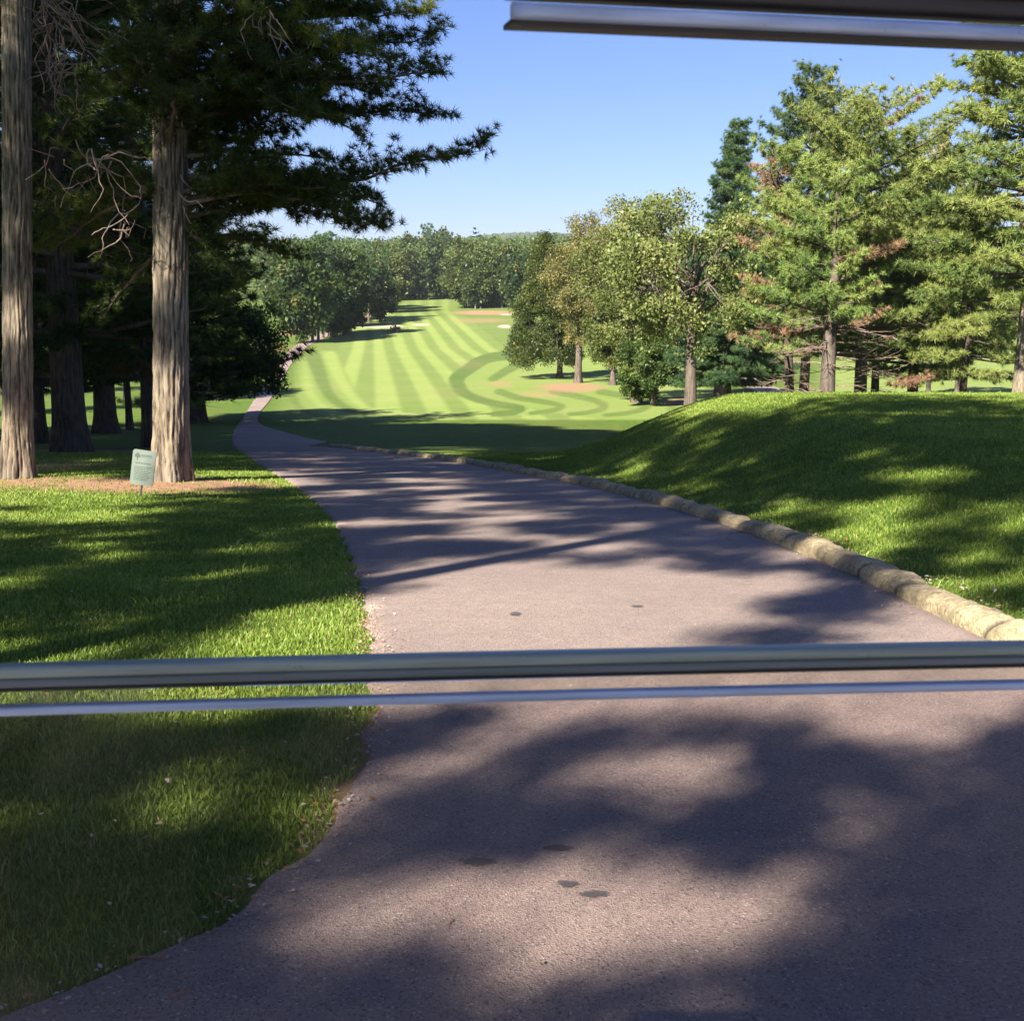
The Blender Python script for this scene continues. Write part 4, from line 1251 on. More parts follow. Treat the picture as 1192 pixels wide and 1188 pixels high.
def shade_prob(px, py):
    v = 1.0 if py > 836 else 0.0
    for (cx, cy, rx_, ry_, val) in SH_ELL:
        d = math.hypot((px - cx) / rx_, (py - cy) / ry_)
        if d < 1.08: v += (val - v) * min(1.0, (1.08 - d) / 0.16)
    if 540 < py < 830: v *= 1 - 0.55 * max(0.0, math.sin(px * 0.061 + 3 * math.sin(py * .09)) * math.sin(py * 0.31 + 2 * math.sin(px * .03))) * (0.6 if px < 430 else 1)
    return v


def shade_clumps():
    g = np.random.default_rng(314)
    out = []
    y = 1.4
    while y < 80.0:
        st = (0.135 + 0.034 * y) if y < 6 else 0.21 + 0.021 * y
        xm = 0.46 * y + 1.6
        for x in np.arange(-xm, xm, st):
            x0 = x + g.uniform(-.5, .5) * st; y0 = y + g.uniform(-.5, .5) * st
            z0 = float(H(x0, y0)); px, py = project(x0, y0, z0)
            if py > 1320 or py < 488: continue
            if g.random() > shade_prob(px, min(py, 1185)): continue
            t_ = sstep((y0 - 6) / 14 + 0.25 * sstep((x0 - 1) / 6))
            h = 11.5 + float(t_) * 8.5 + g.uniform(-0.9, 0.9)
            if x0 < -1 and y0 > 6: h = min(h, 9.5 + 0.28 * (y0 - 6) + g.uniform(-.8, .8))
            if y0 > 24:
                need = (x0 + 1.6 + 0.47 * y0) / (LD[0] + 0.47 * LD[1]) * TE
                if need > 33: continue
                h = max(h, need + g.uniform(0, 1.5))
            s_ = h / TE
            cx, cy = x0 - LD[0] * s_, y0 - LD[1] * s_
            if cy > 0 and cx > -0.47 * cy - 1.2: continue
            out.append((cx, cy, z0 + h, st))
        y += st
    return np.array(out)
CL = shade_clumps()
# share the clumps out to trunks: k-means on the plan
g = np.random.default_rng(9)
NT = 17
cen_ = CL[g.choice(len(CL), NT, replace=False)][:, :2]
for it in range(25):
    own = np.argmin(np.linalg.norm(CL[:, None, :2] - cen_[None], axis=2), 1)
    for q in range(NT):
        if (own == q).any(): cen_[q] = CL[own == q][:, :2].mean(0)
for q in range(NT):
    cl = CL[own == q]
    if len(cl) < 3: continue
    bx, by = cen_[q] - LD * 6.5; bz = float(H(bx, by)) - .05
    root = empty('oak_tree', (bx, by, bz), 'spreading oak behind the cart, outside the view, dappling lawn and asphalt', 'tree', 'oaks behind the cart')
    zb = cl[:, 2].min() - bz - 1.5
    me, cen = trunk_mesh('trunk', zb + 1.0, 0.10, 400 + q, (0, 0), 14, 0.0, taper=0.5, step=0.6)
    obj('trunk', me, M['bark_grey'], root)
    T = Tubes()
    rel_ = cl[:, :3] - np.array([bx, by, bz])
    for k, c in enumerate(rel_):
        if k % max(1, len(rel_) // 14): continue
        s_, rr_ = cen(zb * g.uniform(.85, 1.0)); t = np.linspace(0, 1, 5)[:, None]
        Q = s_ * (1 - t) + c * t; Q[:, 2] -= 0.5 * np.sin(t[:, 0] * math.pi) * 0.6
        T.add(Q, np.linspace(0.009, 0.006, 5), 4)
    obj('limbs', T.mesh('limbs'), M['bark_grey'], root)
    P = []; S = []
    for c, st in zip(rel_, cl[:, 3]):
        r_ = st * 0.95; k = int(27 * max(1.0, (r_ / 0.28)) ** 1.3)
        o = unit(g.normal(size=(k, 3))) * (g.uniform(0, 1, (k, 1)) ** .5) * r_; o[:, 2] *= .5
        P.append(c + o); S.append(g.uniform(.7, 1.1, k) * 0.36 * min(1.0, r_ / 0.27) * (1 + 0.6 * max(0, st - .25)))
    P = np.concatenate(P); S = np.concatenate(S)
    obj('crown', stamp('crown', LEAF[1], P, None, S, np.clip(g.normal(.4, .1, len(P)), 0, .8), g), M['leaf_dark'], root)

# ================================================================== GRASS, LITTER
g = np.random.default_rng(5)


def grass():
    P = []
    def strip(y0, y1, dens):
        xm0 = 0.44 * y1 + 0.5
        n = int(dens * (y1 - y0) * 2 * xm0)
        x = g.uniform(-xm0, xm0, n); y = g.uniform(y0, y1, n)
        lxv = left_x(y) + 0.03 * np.sin(y * 9.1)
        rxv = right_x(y) + 0.17
        ok = (np.abs(x) < 0.44 * y + 0.5) & ((x < lxv - 0.01) | (x > rxv))
        P.append(np.stack([x[ok], y[ok]], 1))
    e = np.array([1.7, 3, 4, 5.2, 6.6, 8.4, 10.6, 13.5, 17, 22, 28, 36])
    for a, b in zip(e[:-1], e[1:]):
        d = 0.5 * (a + b)
        strip(a, b, min(11000, 56000 / d ** 1.25))
    P = np.concatenate(P)
    x, y = P[:, 0], P[:, 1]
    pt = paint(np.stack([x, y, H(x, y)], 1))
    near_edge = np.abs(x - left_x(y)) < 0.25
    keep = (g.random(len(P)) > pt[:, 1] * 0.93) | near_edge & (g.random(len(P)) > 0.2)
    P = P[keep]; x, y = P[:, 0], P[:, 1]; n = len(P)
    clump = 0.5 + 0.5 * np.sin(x * 3.1 + 2 * np.sin(y * 2.3)) * np.sin(y * 2.7 + 1.7 * np.sin(x * 1.9))
    h = g.uniform(0.014, 0.036, n) * (0.75 + 0.5 * clump) * (1 + 0.012 * y)
    tall = g.random(n) < 0.02
    h = np.where(tall, h * 1.9, h)
    w = 0.0030 + 0.00052 * y * g.uniform(.7, 1.3, n)
    a = g.uniform(0, 2 * math.pi, n); ca, sa = np.cos(a), np.sin(a)
    b = g.uniform(0, 2 * math.pi, n); ln = g.uniform(0.1, 0.95, n) * h
    z = H(x, y) - 0.014
    p0 = np.stack([x - ca * w / 2, y - sa * w / 2, z], 1); p1 = np.stack([x + ca * w / 2, y + sa * w / 2, z], 1)
    mx, my = x + np.cos(b) * ln * 0.35, y + np.sin(b) * ln * 0.35
    p2 = np.stack([mx + ca * w * .4, my + sa * w * .4, z + h * 0.65], 1); p3 = np.stack([mx - ca * w * .4, my - sa * w * .4, z + h * 0.65], 1)
    p4 = np.stack([x + np.cos(b) * ln, y + np.sin(b) * ln, z + h], 1)
    V = np.stack([p0, p1, p2, p3, p4, p4], 1)
    V = np.stack([p0, p1, p2, p3, p4], 1).reshape(-1, 3)
    k = np.arange(n)[:, None] * 5
    F = np.concatenate([np.stack([k[:, 0], k[:, 0] + 1, k[:, 0] + 2], 1), np.stack([k[:, 0], k[:, 0] + 2, k[:, 0] + 3], 1), np.stack([k[:, 0] + 3, k[:, 0] + 2, k[:, 0] + 4], 1)])
    t = np.clip(g.normal(0.42, 0.14, n) + 0.22 * (clump - .5) + 0.12 * np.sin(x * .9 + 1.5 * np.sin(y * .7)) * np.sin(y * .55 + 1), 0, 0.86)
    t = np.where(g.random(n) < 0.03, 0.93, t)
    me = np_mesh('grass', V, F, 3, False, {'tint': ('FACE', np.concatenate([t, t, t]))})
    o = obj('grass', me, M['grass'])
    tag(o, 'short mown lawn grass beside the cart path and on the mound', 'grass', kind='stuff')
    return n
n_blades = grass()
print('blades', n_blades)


def litter():
    L = []
    # along the near left path edge, over the lawn, a few on the asphalt
    y = g.uniform(2.0, 9, 1100); x = left_x(y) + g.normal(0.01, 0.06, 1100); L.append(np.stack([x, y, g.uniform(.003, .011, 1100)], 1))
    y = g.uniform(2.2, 22, 260); x = left_x(y) - g.uniform(0, 1, 260) ** 1.3 * (0.44 * y); L.append(np.stack([x, y, g.uniform(.006, .014, 260)], 1))
    y = g.uniform(2.2, 12, 130); x = left_x(y) + g.uniform(0, 1, 130) * 3.2; L.append(np.stack([x, y, g.uniform(.003, .008, 130)], 1))
    y = g.uniform(7, 24, 600); x = kerb_x(y) - np.abs(g.normal(0.0, 0.14, 600)); L.append(np.stack([x, y, g.uniform(.005, .014, 600)], 1))
    y = g.uniform(7, 24, 420); x = kerb_x(y) + 0.5 + g.normal(0.0, 0.09, 420); L.append(np.stack([x, y, g.uniform(.008, .02, 420)], 1))
    L = np.concatenate(L); n = len(L)
    a = g.uniform(0, 6.28, n); s = L[:, 2]
    x, y = L[:, 0], L[:, 1]
    on_grass = (x < left_x(y)) | (x > kerb_x(y) + .3)
    z = H(x, y) + np.where(on_grass, 0.022, 0.019)
    u = np.stack([np.cos(a), np.sin(a), g.normal(0, .2, n)], 1) * s[:, None]; w = np.stack([-np.sin(a), np.cos(a), g.normal(0, .2, n)], 1) * s[:, None] * 0.6
    c = np.stack([x, y, z], 1); up = np.array([0, 0, 1.0]) * s[:, None] * g.uniform(0.1, 0.5, (n, 1))
    V = np.stack([c - u, c - w * .9 - u * .2 + up, c + u * .7 - w * .5, c + u + up * .6, c + w + u * .1 + up, c - u * .6 + w * .6], 1).reshape(-1, 3)
    F = (np.arange(n)[:, None] * 6 + np.arange(6)[None])
    t = g.choice([0.1, 0.3, 0.5, 0.8, 0.95], n)
    o = obj('fallen_leaves', np_mesh('fallen_leaves', V, F, 6, False, {'tint': ('FACE', t)}), M['litter'])
    tag(o, 'dry fallen leaf scraps along the path edge and in the grass', 'leaves', kind='stuff')
litter()

for (px, py, L_, a, lab, cnt) in [(172, 1122, 0.10, -0.2, 'small spray of fallen pine needles on the asphalt near the grass edge', 5),
                                  (526, 1078, 0.045, 1.0, 'single curled pine needle pair in the middle of the near asphalt', 2),
                                  (140, 1168, 0.09, 0.6, 'thin fallen twig on the asphalt at the lower left corner', 1),
                                  (212, 1163, 0.06, 0.5, 'pair of pale needles below the needle spray', 2)]:
    x, y = gp(px, py); T = Tubes()
    for q in range(cnt):
        aa = a + g.uniform(-.35, .35); p = np.array([x, y, float(H(x, y)) + 0.016])
        d = np.array([math.cos(aa), math.sin(aa), 0.0]); s_ = np.array([-d[1], d[0], 0])
        T.add([p - d * L_ * .5, p + s_ * L_ * .05 + (0, 0, .003), p + d * L_ * .5 * g.uniform(.6, 1) + s_ * .1 * L_], [0.0012, 0.0012, 0.0008], 4)
    o = obj('pine_needles', T.mesh('pine_needles'), simple_mat('dry_needle', (0.36, 0.17, 0.08), 0.8)); tag(o, lab, 'pine needles')

# dark worn patches in the asphalt
patch_m, n_, l_, b_ = new_mat('tar_patch')
tcp = nd(n_, 'ShaderNodeTexCoord'); fp = noise(n_, l_, tcp.outputs['Object'], 38, 5, .75); atp = nd(n_, 'ShaderNodeAttribute', attribute_name='groove')
b_.inputs['Base Color'].default_value = (0.075, 0.066, 0.066, 1); b_.inputs['Roughness'].default_value = 0.8
trp = nd(n_, 'ShaderNodeBsdfTransparent'); mxp = nd(n_, 'ShaderNodeMixShader')
l_.new(mrange(n_, l_, mathn(n_, l_, 'ADD', atp.outputs['Fac'], fp), 0.95, 1.15, 0, 0.85), mxp.inputs[0])
l_.new(trp.outputs[0], mxp.inputs[1]); l_.new(b_.outputs[0], mxp.inputs[2]); l_.new(mxp.outputs[0], n_['Material Output'].inputs[0])
for k, (px, py, a, b_r) in enumerate([(557, 1008, 0.10, 0.040), (650, 992, 0.09, 0.028), (690, 1046, 0.09, 0.028), (662, 1034, .06, .03), (600, 717, 0.07, 0.09), (742, 708, .08, .05)]):
    x, y = gp(px, py); nn_ = 20; vs = []; at_l = []
    for ring in (0, .35, .7, 1.0):
        for q in range(nn_ if ring else 1):
            t = q * 2 * math.pi / nn_
            X_, Y_ = x + a * ring * math.cos(t), y + b_r * 1.6 * ring * math.sin(t)
            vs.append((X_, Y_, float(H(X_, Y_)) + 0.0165)); at_l.append(1 - ring)
    fs = [(0, 1 + q, 1 + (q + 1) % nn_) for q in range(nn_)]
    for r_ in range(2):
        o0 = 1 + r_ * nn_
        for q in range(nn_): q2 = (q + 1) % nn_; fs += [(o0 + q, o0 + nn_ + q, o0 + nn_ + q2), (o0 + q, o0 + nn_ + q2, o0 + q2)]
    me = np_mesh('tar_patch', np.array(vs), np.array(fs), 3, False, {'groove': ('POINT', np.array(at_l))})
    tag(obj('tar_patch', me, patch_m), 'small dark worn patch in the asphalt', kind='structure')

# ================================================================== SIGN
sx, sy = gp(163, 578)
sign = empty('information_sign', O(sx, sy, 0.0), 'small pale green sign with tree emblem on a thin stake before the large pine', 'sign', rz=R(-6))
sign.rotation_euler = (R(-8), R(6), R(-10))
plate_m = simple_mat('sign_plate', (0.105, 0.13, 0.10), 0.5, nscale=8, namt=0.08)  # colour lowered to stand in for shade on the plate
ink = simple_mat('sign_ink', (0.03, 0.05, 0.035), 0.6)
bm = bmesh.new()
W_, H_, Z0 = 0.335, 0.475, 0.16
box_bm(bm, (0, 0, Z0 + H_ / 2), (W_, 0.014, H_))
es = [e for e in bm.edges if abs((e.verts[0].co - e.verts[1].co).y) > 0.01]
bmesh.ops.bevel(bm, geom=es, offset=0.035, segments=5, affect='EDGES', profile=0.5)
plate = bm_obj('sign_plate', bm, plate_m, sign)
bm = bmesh.new(); box_bm(bm, (0, 0.016, 0.13), (0.022, 0.012, 0.62)); bm_obj('stake', bm, simple_mat('dark_steel', (0.03, 0.03, 0.03), 0.5, 0.6), sign)
bm = bmesh.new()      # tree emblem
for (cx_, cz_, r_) in ((-0.095, 0.565, 0.026), (-0.118, 0.55, 0.018), (-0.072, 0.55, 0.018), (-0.095, 0.545, 0.022)):
    mtx = Matrix.Translation((cx_, -0.0085, cz_)) @ Matrix.Rotation(R(90), 4, 'X')
    bmesh.ops.create_cone(bm, cap_ends=True, segments=14, radius1=r_, radius2=r_, depth=0.002 + r_ * 0.05, matrix=mtx)
box_bm(bm, (-0.095, -0.0085, 0.515), (0.010, 0.0026, 0.045))
bm_obj('tree_emblem', bm, ink, plate)
bm = bmesh.new()
def words_row(z, x0, x1, h, k):
    x = x0; q = random.Random(k)
    while x < x1 - 0.012:
        w = min(q.uniform(0.018, 0.05), x1 - x)
        box_bm(bm, (x + w / 2, -0.0082, z), (w, 0.002, h)); x += w + 0.007
words_row(0.565, -0.045, 0.125, 0.014, 1); words_row(0.545, -0.045, 0.125, 0.007, 2)
words_row(0.455, -0.115, 0.12, 0.013, 3)
for r_ in range(9): words_row(0.405 - r_ * 0.022, -0.12, 0.12 - 0.02 * (r_ % 3), 0.0085, 10 + r_)
bm_obj('lettering', bm, ink, plate)

# rounded stone at the foot of the leftmost pine
x, y = gp(38, 553)
bm = bmesh.new(); bmesh.ops.create_icosphere(bm, subdivisions=3, radius=0.09)
for v in bm.verts: v.co *= 1 + 0.12 * math.sin(v.co.x * 40) * math.sin(v.co.z * 33 + 1); v.co.z *= 1.25
o = bm_obj('rock', bm, simple_mat('rock', (0.22, 0.19, 0.15), 0.9, nscale=12, namt=.4), None, True); o.location = (x, y, float(H(x, y)) + 0.07)
tag(o, 'small rounded stone at the foot of the leftmost sunlit pine', 'rock')

# ================================================================== MOWER FAR ON THE FAIRWAY
mx, my = gp(460, 386)
mower = empty('riding_mower', O(mx, my, 0.05), 'red ride-on fairway mower far out on the striped grass', 'mower', rz=R(75))
red = simple_mat('mower_red', (0.42, 0.06, 0.035), 0.4); blk = simple_mat('mower_black', (0.02, 0.02, 0.02), 0.7)
bm = bmesh.new(); box_bm(bm, (0, -0.55, 0.75), (0.9, 1.1, 0.55), bevel=0.08); box_bm(bm, (0, 0.5, 0.5), (0.95, 1.2, 0.14), bevel=0.03); box_bm(bm, (0, 0.95, 0.78), (0.5, 0.25, 0.5), (R(-15), 0, 0), bevel=0.05)
bm_obj('body', bm, red, mower)
def wheel(x, y, r_, w):
    bm = bmesh.new(); bmesh.ops.create_cone(bm, cap_ends=True, segments=24, radius1=r_, radius2=r_, depth=w, matrix=Matrix.Translation((x, y, r_)) @ Matrix.Rotation(R(90), 4, 'Y'))
    bmesh.ops.bevel(bm, geom=[e for e in bm.edges if e.calc_length() < r_ * .5], offset=0.03, segments=2, affect='EDGES')
    wv = bm_obj('wheel', bm, blk, mower)
    bm = bmesh.new(); bmesh.ops.create_cone(bm, cap_ends=True, segments=18, radius1=r_ * .5, radius2=r_ * .5, depth=w + .02, matrix=Matrix.Translation((x, y, r_)) @ Matrix.Rotation(R(90), 4, 'Y'))
    bm_obj('rim', bm, simple_mat('rim', (.6, .58, .5), .5), wv)
wheel(-0.85, 0.55, 0.36, 0.3); wheel(0.85, 0.55, 0.36, 0.3); wheel(0, -0.95, 0.28, 0.25)
for (x, y) in ((-0.95, 1.25), (0, 1.35), (0.95, 1.25)):
    bm = bmesh.new(); box_bm(bm, (x, y, 0.3), (0.85, 0.4, 0.3), bevel=0.05); bm_obj('cutting_unit', bm, red, mower)
bm = bmesh.new(); box_bm(bm, (0, 0.1, 0.85), (0.5, 0.48, 0.12), bevel=0.04); box_bm(bm, (0, -0.14, 1.15), (0.5, 0.1, 0.55), bevel=0.04); bm_obj('seat', bm, blk, mower)
bm = bmesh.new(); box_bm(bm, (0, 0.72, 1.1), (0.04, 0.04, 0.4), (R(25), 0, 0))
bmesh.ops.create_cone(bm, cap_ends=True, segments=20, radius1=.2, radius2=.2, depth=.03, matrix=Matrix.Translation((0, 0.64, 1.28)) @ Matrix.Rotation(R(25), 4, 'X'))
bm_obj('steering_wheel', bm, blk, mower)


def seated_person(loc, rz):
    """one continuous skinned figure, seated, hands on the wheel"""
    J = [(0, 0, 0.98, .15), (0, 0.0, 1.2, .14), (0, 0.02, 1.42, .15), (0, 0.03, 1.52, .065), (0, 0.05, 1.62, .09), (0, 0.06, 1.73, .09),
         (-.18, 0.02, 1.43, .06), (-.24, 0.18, 1.22, .048), (-.15, .45, 1.28, .036), (-.13, .53, 1.31, .04),
         (.18, 0.02, 1.43, .06), (.24, 0.18, 1.22, .048), (.15, .45, 1.28, .036), (.13, .53, 1.31, .04),
         (-.11, 0.05, 0.98, .09), (-.13, .45, 1.0, .075), (-.13, .55, .62, .055), (-.13, .72, .60, .04),
         (.11, 0.05, 0.98, .09), (.13, .45, 1.0, .075), (.13, .55, .62, .055), (.13, .72, .60, .04)]
    E = [(0, 1), (1, 2), (2, 3), (3, 4), (4, 5), (2, 6), (6, 7), (7, 8), (8, 9), (2, 10), (10, 11), (11, 12), (12, 13), (0, 14), (14, 15), (15, 16), (16, 17), (0, 18), (18, 19), (19, 20), (20, 21)]
    me = bpy.data.meshes.new('person'); me.from_pydata([j[:3] for j in J], E, [])
    o = bpy.data.objects.new('person', me); C.objects.link(o)
    sk = o.modifiers.new('skin', 'SKIN'); sk.use_smooth_shade = True
    for v, j in zip(me.skin_vertices[0].data, J): v.radius = (j[3], j[3])
    me.skin_vertices[0].data[0].use_root = True
    o.modifiers.new('sub', 'SUBSURF').render_levels = 1
    m_, n, l, b = new_mat('driver_clothes')
    tcx = nd(n, 'ShaderNodeTexCoord'); sx_ = nd(n, 'ShaderNodeSeparateXYZ'); l.new(tcx.outputs['Object'], sx_.inputs[0])
    r_ = ramp(n, [(0, (.12, .11, .1)), (0.36, (.12, .11, .1)), (0.361, (.75, .62, .58)), (0.76, (.75, .62, .58)), (0.761, (.45, .27, .2))]); r_.color_ramp.interpolation = 'CONSTANT'
    l.new(mrange(n, l, sx_.outputs[2], 0.6, 1.8), r_.inputs[0]); l.new(r_.outputs[0], b.inputs['Base Color']); b.inputs['Roughness'].default_value = .9
    me.materials.append(m_)
    o.location = loc; o.rotation_euler = (0, 0, rz)
    return o
p = seated_person(O(mx, my, 0.03), R(75)); tag(p, 'person in a pale shirt seated on the distant red mower', 'person')

# ================================================================== THE GOLF CART WE SIT IN
cart = empty('golf_cart', (0, 0, float(H(0, 0))), 'golf cart around the viewer, its windshield rails crossing the view', 'golf cart')
zc = -float(H(0, 0))


def rail_points(pxl, pyl, yl, pxr, pyr, yr, ext=0.12):
    a = ray(pxl, pyl); a = a * (yl / a[1]); b = ray(pxr, pyr); b = b * (yr / b[1])
    a = Vector(a) + Vector((0, 0, CAM_Z)); b = Vector(b) + Vector((0, 0, CAM_Z))
    d = (b - a)
    return a - d * 0.45, b + d * ext


def extrude_profile(name, A, B, prof, mat, bow=0.004, parent=None, n=40):
    """sweep a closed profile (v, z offsets; v points away from the camera) from A to B, bowed slightly upward"""
    d = (B - A); h_ = Vector((d.y, -d.x, 0)).normalized() * -1     # away from the viewer
    V = []
    for q in range(n + 1):
        t = q / n; p_ = A.lerp(B, t) + Vector((0, 0, bow * 4 * t * (1 - t)))
        for (u, z) in prof:
            w = p_ + h_ * u + Vector((0, 0, z)); V.append((w.x, w.y, w.z))
    k = len(prof); F = []
    for q in range(n):
        for r_ in range(k):
            r2 = (r_ + 1) % k
            F.append((q * k + r_, q * k + r2, (q + 1) * k + r2, (q + 1) * k + r_))
    F.append(tuple(range(k))); F.append(tuple(range(n * k, n * k + k))[::-1])
    me = bpy.data.meshes.new(name); me.from_pydata(V, [], F)
    me.polygons.foreach_set('use_smooth', [len(f_) == 4 for f_ in F])
    o = obj(name, me, mat, parent); o.location = (0, 0, zc)
    return o


def rr_prof(w, h, r_, n=5, z0=0, u0=0):
    out = []
    for (cu, cz, a0) in ((w / 2 - r_, h / 2 - r_, 0), (-w / 2 + r_, h / 2 - r_, 90), (-w / 2 + r_, -h / 2 + r_, 180), (w / 2 - r_, -h / 2 + r_, 270)):
        for q in range(n + 1):
            a = R(a0 + 90 * q / n); out.append((u0 + cu + r_ * math.cos(a), z0 + cz + r_ * math.sin(a)))
    return out


def rail_mat(name, col, rough, metal, spots=0.0):
    m, n, l, b = new_mat(name)
    tc = nd(n, 'ShaderNodeTexCoord')
    mp = nd(n, 'ShaderNodeMapping'); mp.inputs['Scale'].default_value = (6, 60, 160); l.new(tc.outputs['Object'], mp.inputs[0])
    f_ = noise(n, l, mp.outputs[0], 1, 4, .6); f2 = noise(n, l, tc.outputs['Object'], 240, 2, .6)
    c = mix(n, l, mrange(n, l, f_, .3, .7), tuple(x * .75 for x in col), tuple(x * 1.2 for x in col))
    c = mix(n, l, mrange(n, l, f2, .70, .76, 0, spots), c, (0.05, 0.045, 0.04))
    l.new(c, b.inputs['Base Color']); b.inputs['Metallic'].default_value = metal
    l.new(mrange(n, l, f_, .3, .7, rough * .8, min(1, rough * 1.3)), b.inputs['Roughness'])
    return m
m_rub = rail_mat('rail_green_grey', (0.27, 0.33, 0.31), 0.38, 0.0, .6)
m_rub2 = rail_mat('rail_blue_grey', (0.13, 0.16, 0.175), 0.35, 0.0, .5)
m_blk = rail_mat('rail_seal', (0.02, 0.018, 0.016), 0.5, 0.0)
m_alu_sky = rail_mat('rail_aluminium_sky', (0.40, 0.50, 0.72), 0.42, 0.35, .5)  # sky reflection put into the base colour as blue
A, B = rail_points(0, 776, 0.720, 1192, 747, 0.772)
off = lambda dz: (A + Vector((0, 0, dz)), B + Vector((0, 0, dz)))
a_, b_ = off(-0.0042); extrude_profile('windshield_rail', a_, b_, rr_prof(0.013, 0.0078, 0.0032), m_rub, 0.002, cart)
a_, b_ = off(-0.0112); extrude_profile('windshield_rail', a_, b_, rr_prof(0.011, 0.0064, 0.0026), m_rub2, 0.002, cart)
a_, b_ = off(-0.0153); extrude_profile('rubber_seal', a_, b_, rr_prof(0.010, 0.0020, 0.0008), m_blk, 0.002, cart)
a_, b_ = off(-0.0292); extrude_profile('pane_edge', a_, b_, rr_prof(0.007, 0.0062, 0.0020), m_alu_sky, 0.002, cart)
for t_ in (0.03, 0.97):       # clips that hold the folding pane
    c_ = A.lerp(B, t_)
    bm = bmesh.new(); box_bm(bm, (c_.x, c_.y - 0.004, c_.z - 0.016 + zc), (0.022, 0.016, 0.034), bevel=0.003); bm_obj('clip', bm, m_blk, cart)


def glass_mat(name, tint, gl=0.06):
    m, n, l, b = new_mat(name); n.remove(b)
    tr = nd(n, 'ShaderNodeBsdfTransparent'); tr.inputs[0].default_value = (*tint, 1)
    g_ = nd(n, 'ShaderNodeBsdfGlossy', Roughness=0.02); g_.inputs[0].default_value = (1, 1, 1, 1)
    fr = nd(n, 'ShaderNodeFresnel', IOR=1.09)
    mx_ = nd(n, 'ShaderNodeMixShader'); l.new(fr.outputs[0], mx_.inputs[0]); l.new(tr.outputs[0], mx_.inputs[1]); l.new(g_.outputs[0], mx_.inputs[2])
    # dust film
    df = nd(n, 'ShaderNodeBsdfDiffuse'); df.inputs[0].default_value = (0.5, 0.42, 0.34, 1)
    tc = nd(n, 'ShaderNodeTexCoord'); f_ = noise(n, l, tc.outputs['Object'], 5, 5, .7)
    m2 = nd(n, 'ShaderNodeMixShader'); l.new(mrange(n, l, f_, .45, .75, 0.008, gl), m2.inputs[0]); l.new(mx_.outputs[0], m2.inputs[1]); l.new(df.outputs[0], m2.inputs[2])
    l.new(m2.outputs[0], n['Material Output'].inputs[0])
    return m


def pane(name, top_a, top_b, bot_a, bot_b, mat, th=0.004):
    nrm = (top_b - top_a).cross(bot_a - top_a).normalized() * th
    me = bpy.data.meshes.new(name)
    v = [top_a, top_b, bot_b, bot_a]; v = v + [q + nrm for q in v]
    me.from_pydata([tuple(q) for q in v], [], [(0, 1, 2, 3), (7, 6, 5, 4), (0, 4, 5, 1), (1, 5, 6, 2), (2, 6, 7, 3), (3, 7, 4, 0)])
    o = obj(name, me, mat, cart); o.location = (0, 0, zc); return o
fwd = Vector((-(B - A).y, (B - A).x, 0)).normalized()
a_, b_ = off(-0.0323)
pane('windshield_pane', a_, b_, a_ + fwd * 0.10 + Vector((0, 0, -0.36)), b_ + fwd * 0.10 + Vector((0, 0, -0.36)), glass_mat('windshield_tinted', (0.88, 0.86, 0.87), 0.085))
a_, b_ = off(-0.0164); a2, b2 = off(-0.0260)
pane('upper_pane_edge', a_ + fwd * .001, b_ + fwd * .001, a2 + fwd * .001, b2 + fwd * .001, glass_mat('clear_edge', (0.85, 0.84, 0.82), 0.35), 0.003)

# overhead visor with silver trim, seen at the top right
dark_pl = rail_mat('visor_dark', (0.035, 0.033, 0.036), 0.5, 0.0)
a = ray(594, 14); a = Vector(a * (0.75 / a[1])) + Vector((0, 0, CAM_Z)); b = ray(1192, 41); b = Vector(b * (0.828 / b[1])) + Vector((0, 0, CAM_Z))
b = b + (b - a) * 0.25
vis = extrude_profile('visor', a + Vector((0.001, 0, 0.062)), b + Vector((0, 0, 0.062)), rr_prof(0.02, 0.105, 0.006, u0=0.012), dark_pl, 0.0, cart)
tr_ = extrude_profile('trim_strip', a, b, rr_prof(0.007, 0.0095, 0.0032, u0=-0.003), m_alu_sky, 0.0, cart)
extrude_profile('lower_lip', a + Vector((0, 0, -.0055)), b + Vector((0, 0, -.0055)), rr_prof(0.02, 0.003, 0.001, u0=0.008), dark_pl, 0.0, cart)
d_ = (b - a)
extrude_profile('visor_lamp_cover', a + d_ * 0.655 + Vector((0, 0, .034)), b + Vector((0, 0, .034)), rr_prof(0.004, 0.028, 0.0015, u0=-0.001), simple_mat('visor_black', (0.012, 0.010, 0.014), 0.35), 0.0, cart)
# roof, struts and cowl
seatm = simple_mat('seat_vinyl', (0.30, 0.27, 0.22), 0.5)
bm = bmesh.new(); box_bm(bm, (0, -0.25, 0.72 + zc), (1.15, .5, .14), bevel=.05); bm_obj('seat', bm, seatm, cart)
bm = bmesh.new(); box_bm(bm, (0, -0.58, 1.0 + zc), (1.15, .12, .5), (R(8), 0, 0), bevel=.05); bm_obj('backrest', bm, seatm, cart)
white = simple_mat('cart_white', (0.62, 0.60, 0.55), 0.35)
bm = bmesh.new(); box_bm(bm, (-0.25, -0.72, 2.10 + zc), (2.0, 2.0, 0.06), bevel=0.028); bm_obj('roof', bm, white, cart)  # unseen roof, widened left and trimmed in front to place its shade
for (x, y0, y1) in ((-0.96, 0.70, 0.93), (0.70, 0.78, 1.0)):
    T = Tubes(); T.add([(x, y1, 0.85 + zc), (x, y0, 1.45 + zc), (x, 0.22, 2.08 + zc)], [0.016, 0.016, 0.016], 10)
    obj('strut', T.mesh('strut'), dark_pl, cart)
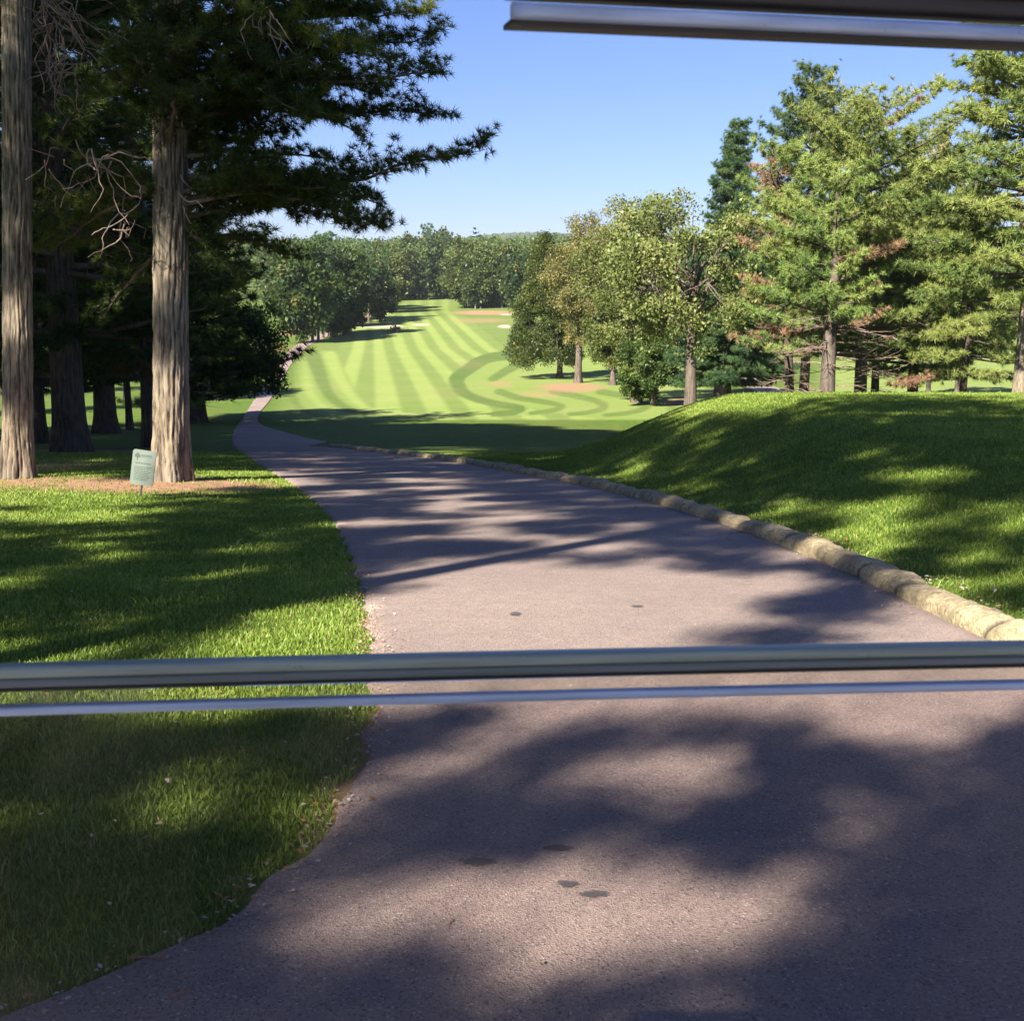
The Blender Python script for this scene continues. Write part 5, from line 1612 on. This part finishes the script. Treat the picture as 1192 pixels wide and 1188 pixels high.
for x in (-0.6, 0.6):
    T = Tubes(); T.add([(x, -1.2, 0.6 + zc), (x, -1.35, 2.08 + zc)], [0.018, 0.018], 10); obj('strut', T.mesh('strut'), dark_pl, cart)
bm = bmesh.new()
sec = [(0.80, 0.90), (0.98, 0.86), (1.25, 0.66), (1.38, 0.42), (1.36, 0.28), (0.8, 0.28)]
vs = [[bm.verts.new((x * (0.62 if q in (2, 3) else 0.64), s[0], s[1] + zc)) for q, s in enumerate(sec)] for x in (-1, -.5, 0, .5, 1)]
for q in range(4):
    for r_ in range(len(sec)):
        r2 = (r_ + 1) % len(sec); bm.faces.new((vs[q][r_], vs[q + 1][r_], vs[q + 1][r2], vs[q][r2]))
bm.faces.new(vs[0][::-1]); bm.faces.new(vs[4]); bmesh.ops.recalc_face_normals(bm, faces=bm.faces)
bm_obj('front_cowl', bm, white, cart)
bm = bmesh.new(); box_bm(bm, (0, -0.25, 0.30 + zc), (1.2, 2.1, 0.10), bevel=.02); box_bm(bm, (0, -1.0, 0.5 + zc), (1.2, .7, .4), bevel=.05); bm_obj('chassis', bm, dark_pl, cart)
for (x, y) in ((-.5, 1.0), (.5, 1.0), (-.5, -1.0), (.5, -1.0)):
    bm = bmesh.new(); bmesh.ops.create_cone(bm, cap_ends=True, segments=32, radius1=.23, radius2=.23, depth=.2, matrix=Matrix.Translation((x, y, .23 + zc + .012)) @ Matrix.Rotation(R(90), 4, 'Y'))
    bm_obj('wheel', bm, blk, cart)

# ================================================================== THE AIR
bm = bmesh.new()
box_bm(bm, (0, 1300, 30), (4200, 3200, 170))
hz = bm_obj('haze', bm, None)
hm_ = bpy.data.materials.new('haze'); hm_.use_nodes = True; nn = hm_.node_tree.nodes; nn.clear()
pv = nn.new('ShaderNodeVolumePrincipled'); pv.inputs['Density'].default_value = 0.00011; pv.inputs['Color'].default_value = (0.86, 0.92, 1.0, 1); pv.inputs['Anisotropy'].default_value = 0.2
om = nn.new('ShaderNodeOutputMaterial'); hm_.node_tree.links.new(pv.outputs[0], om.inputs['Volume'])
hz.data.materials.append(hm_)
tag(hz, 'faint blue haze over the distant woods', kind='stuff')
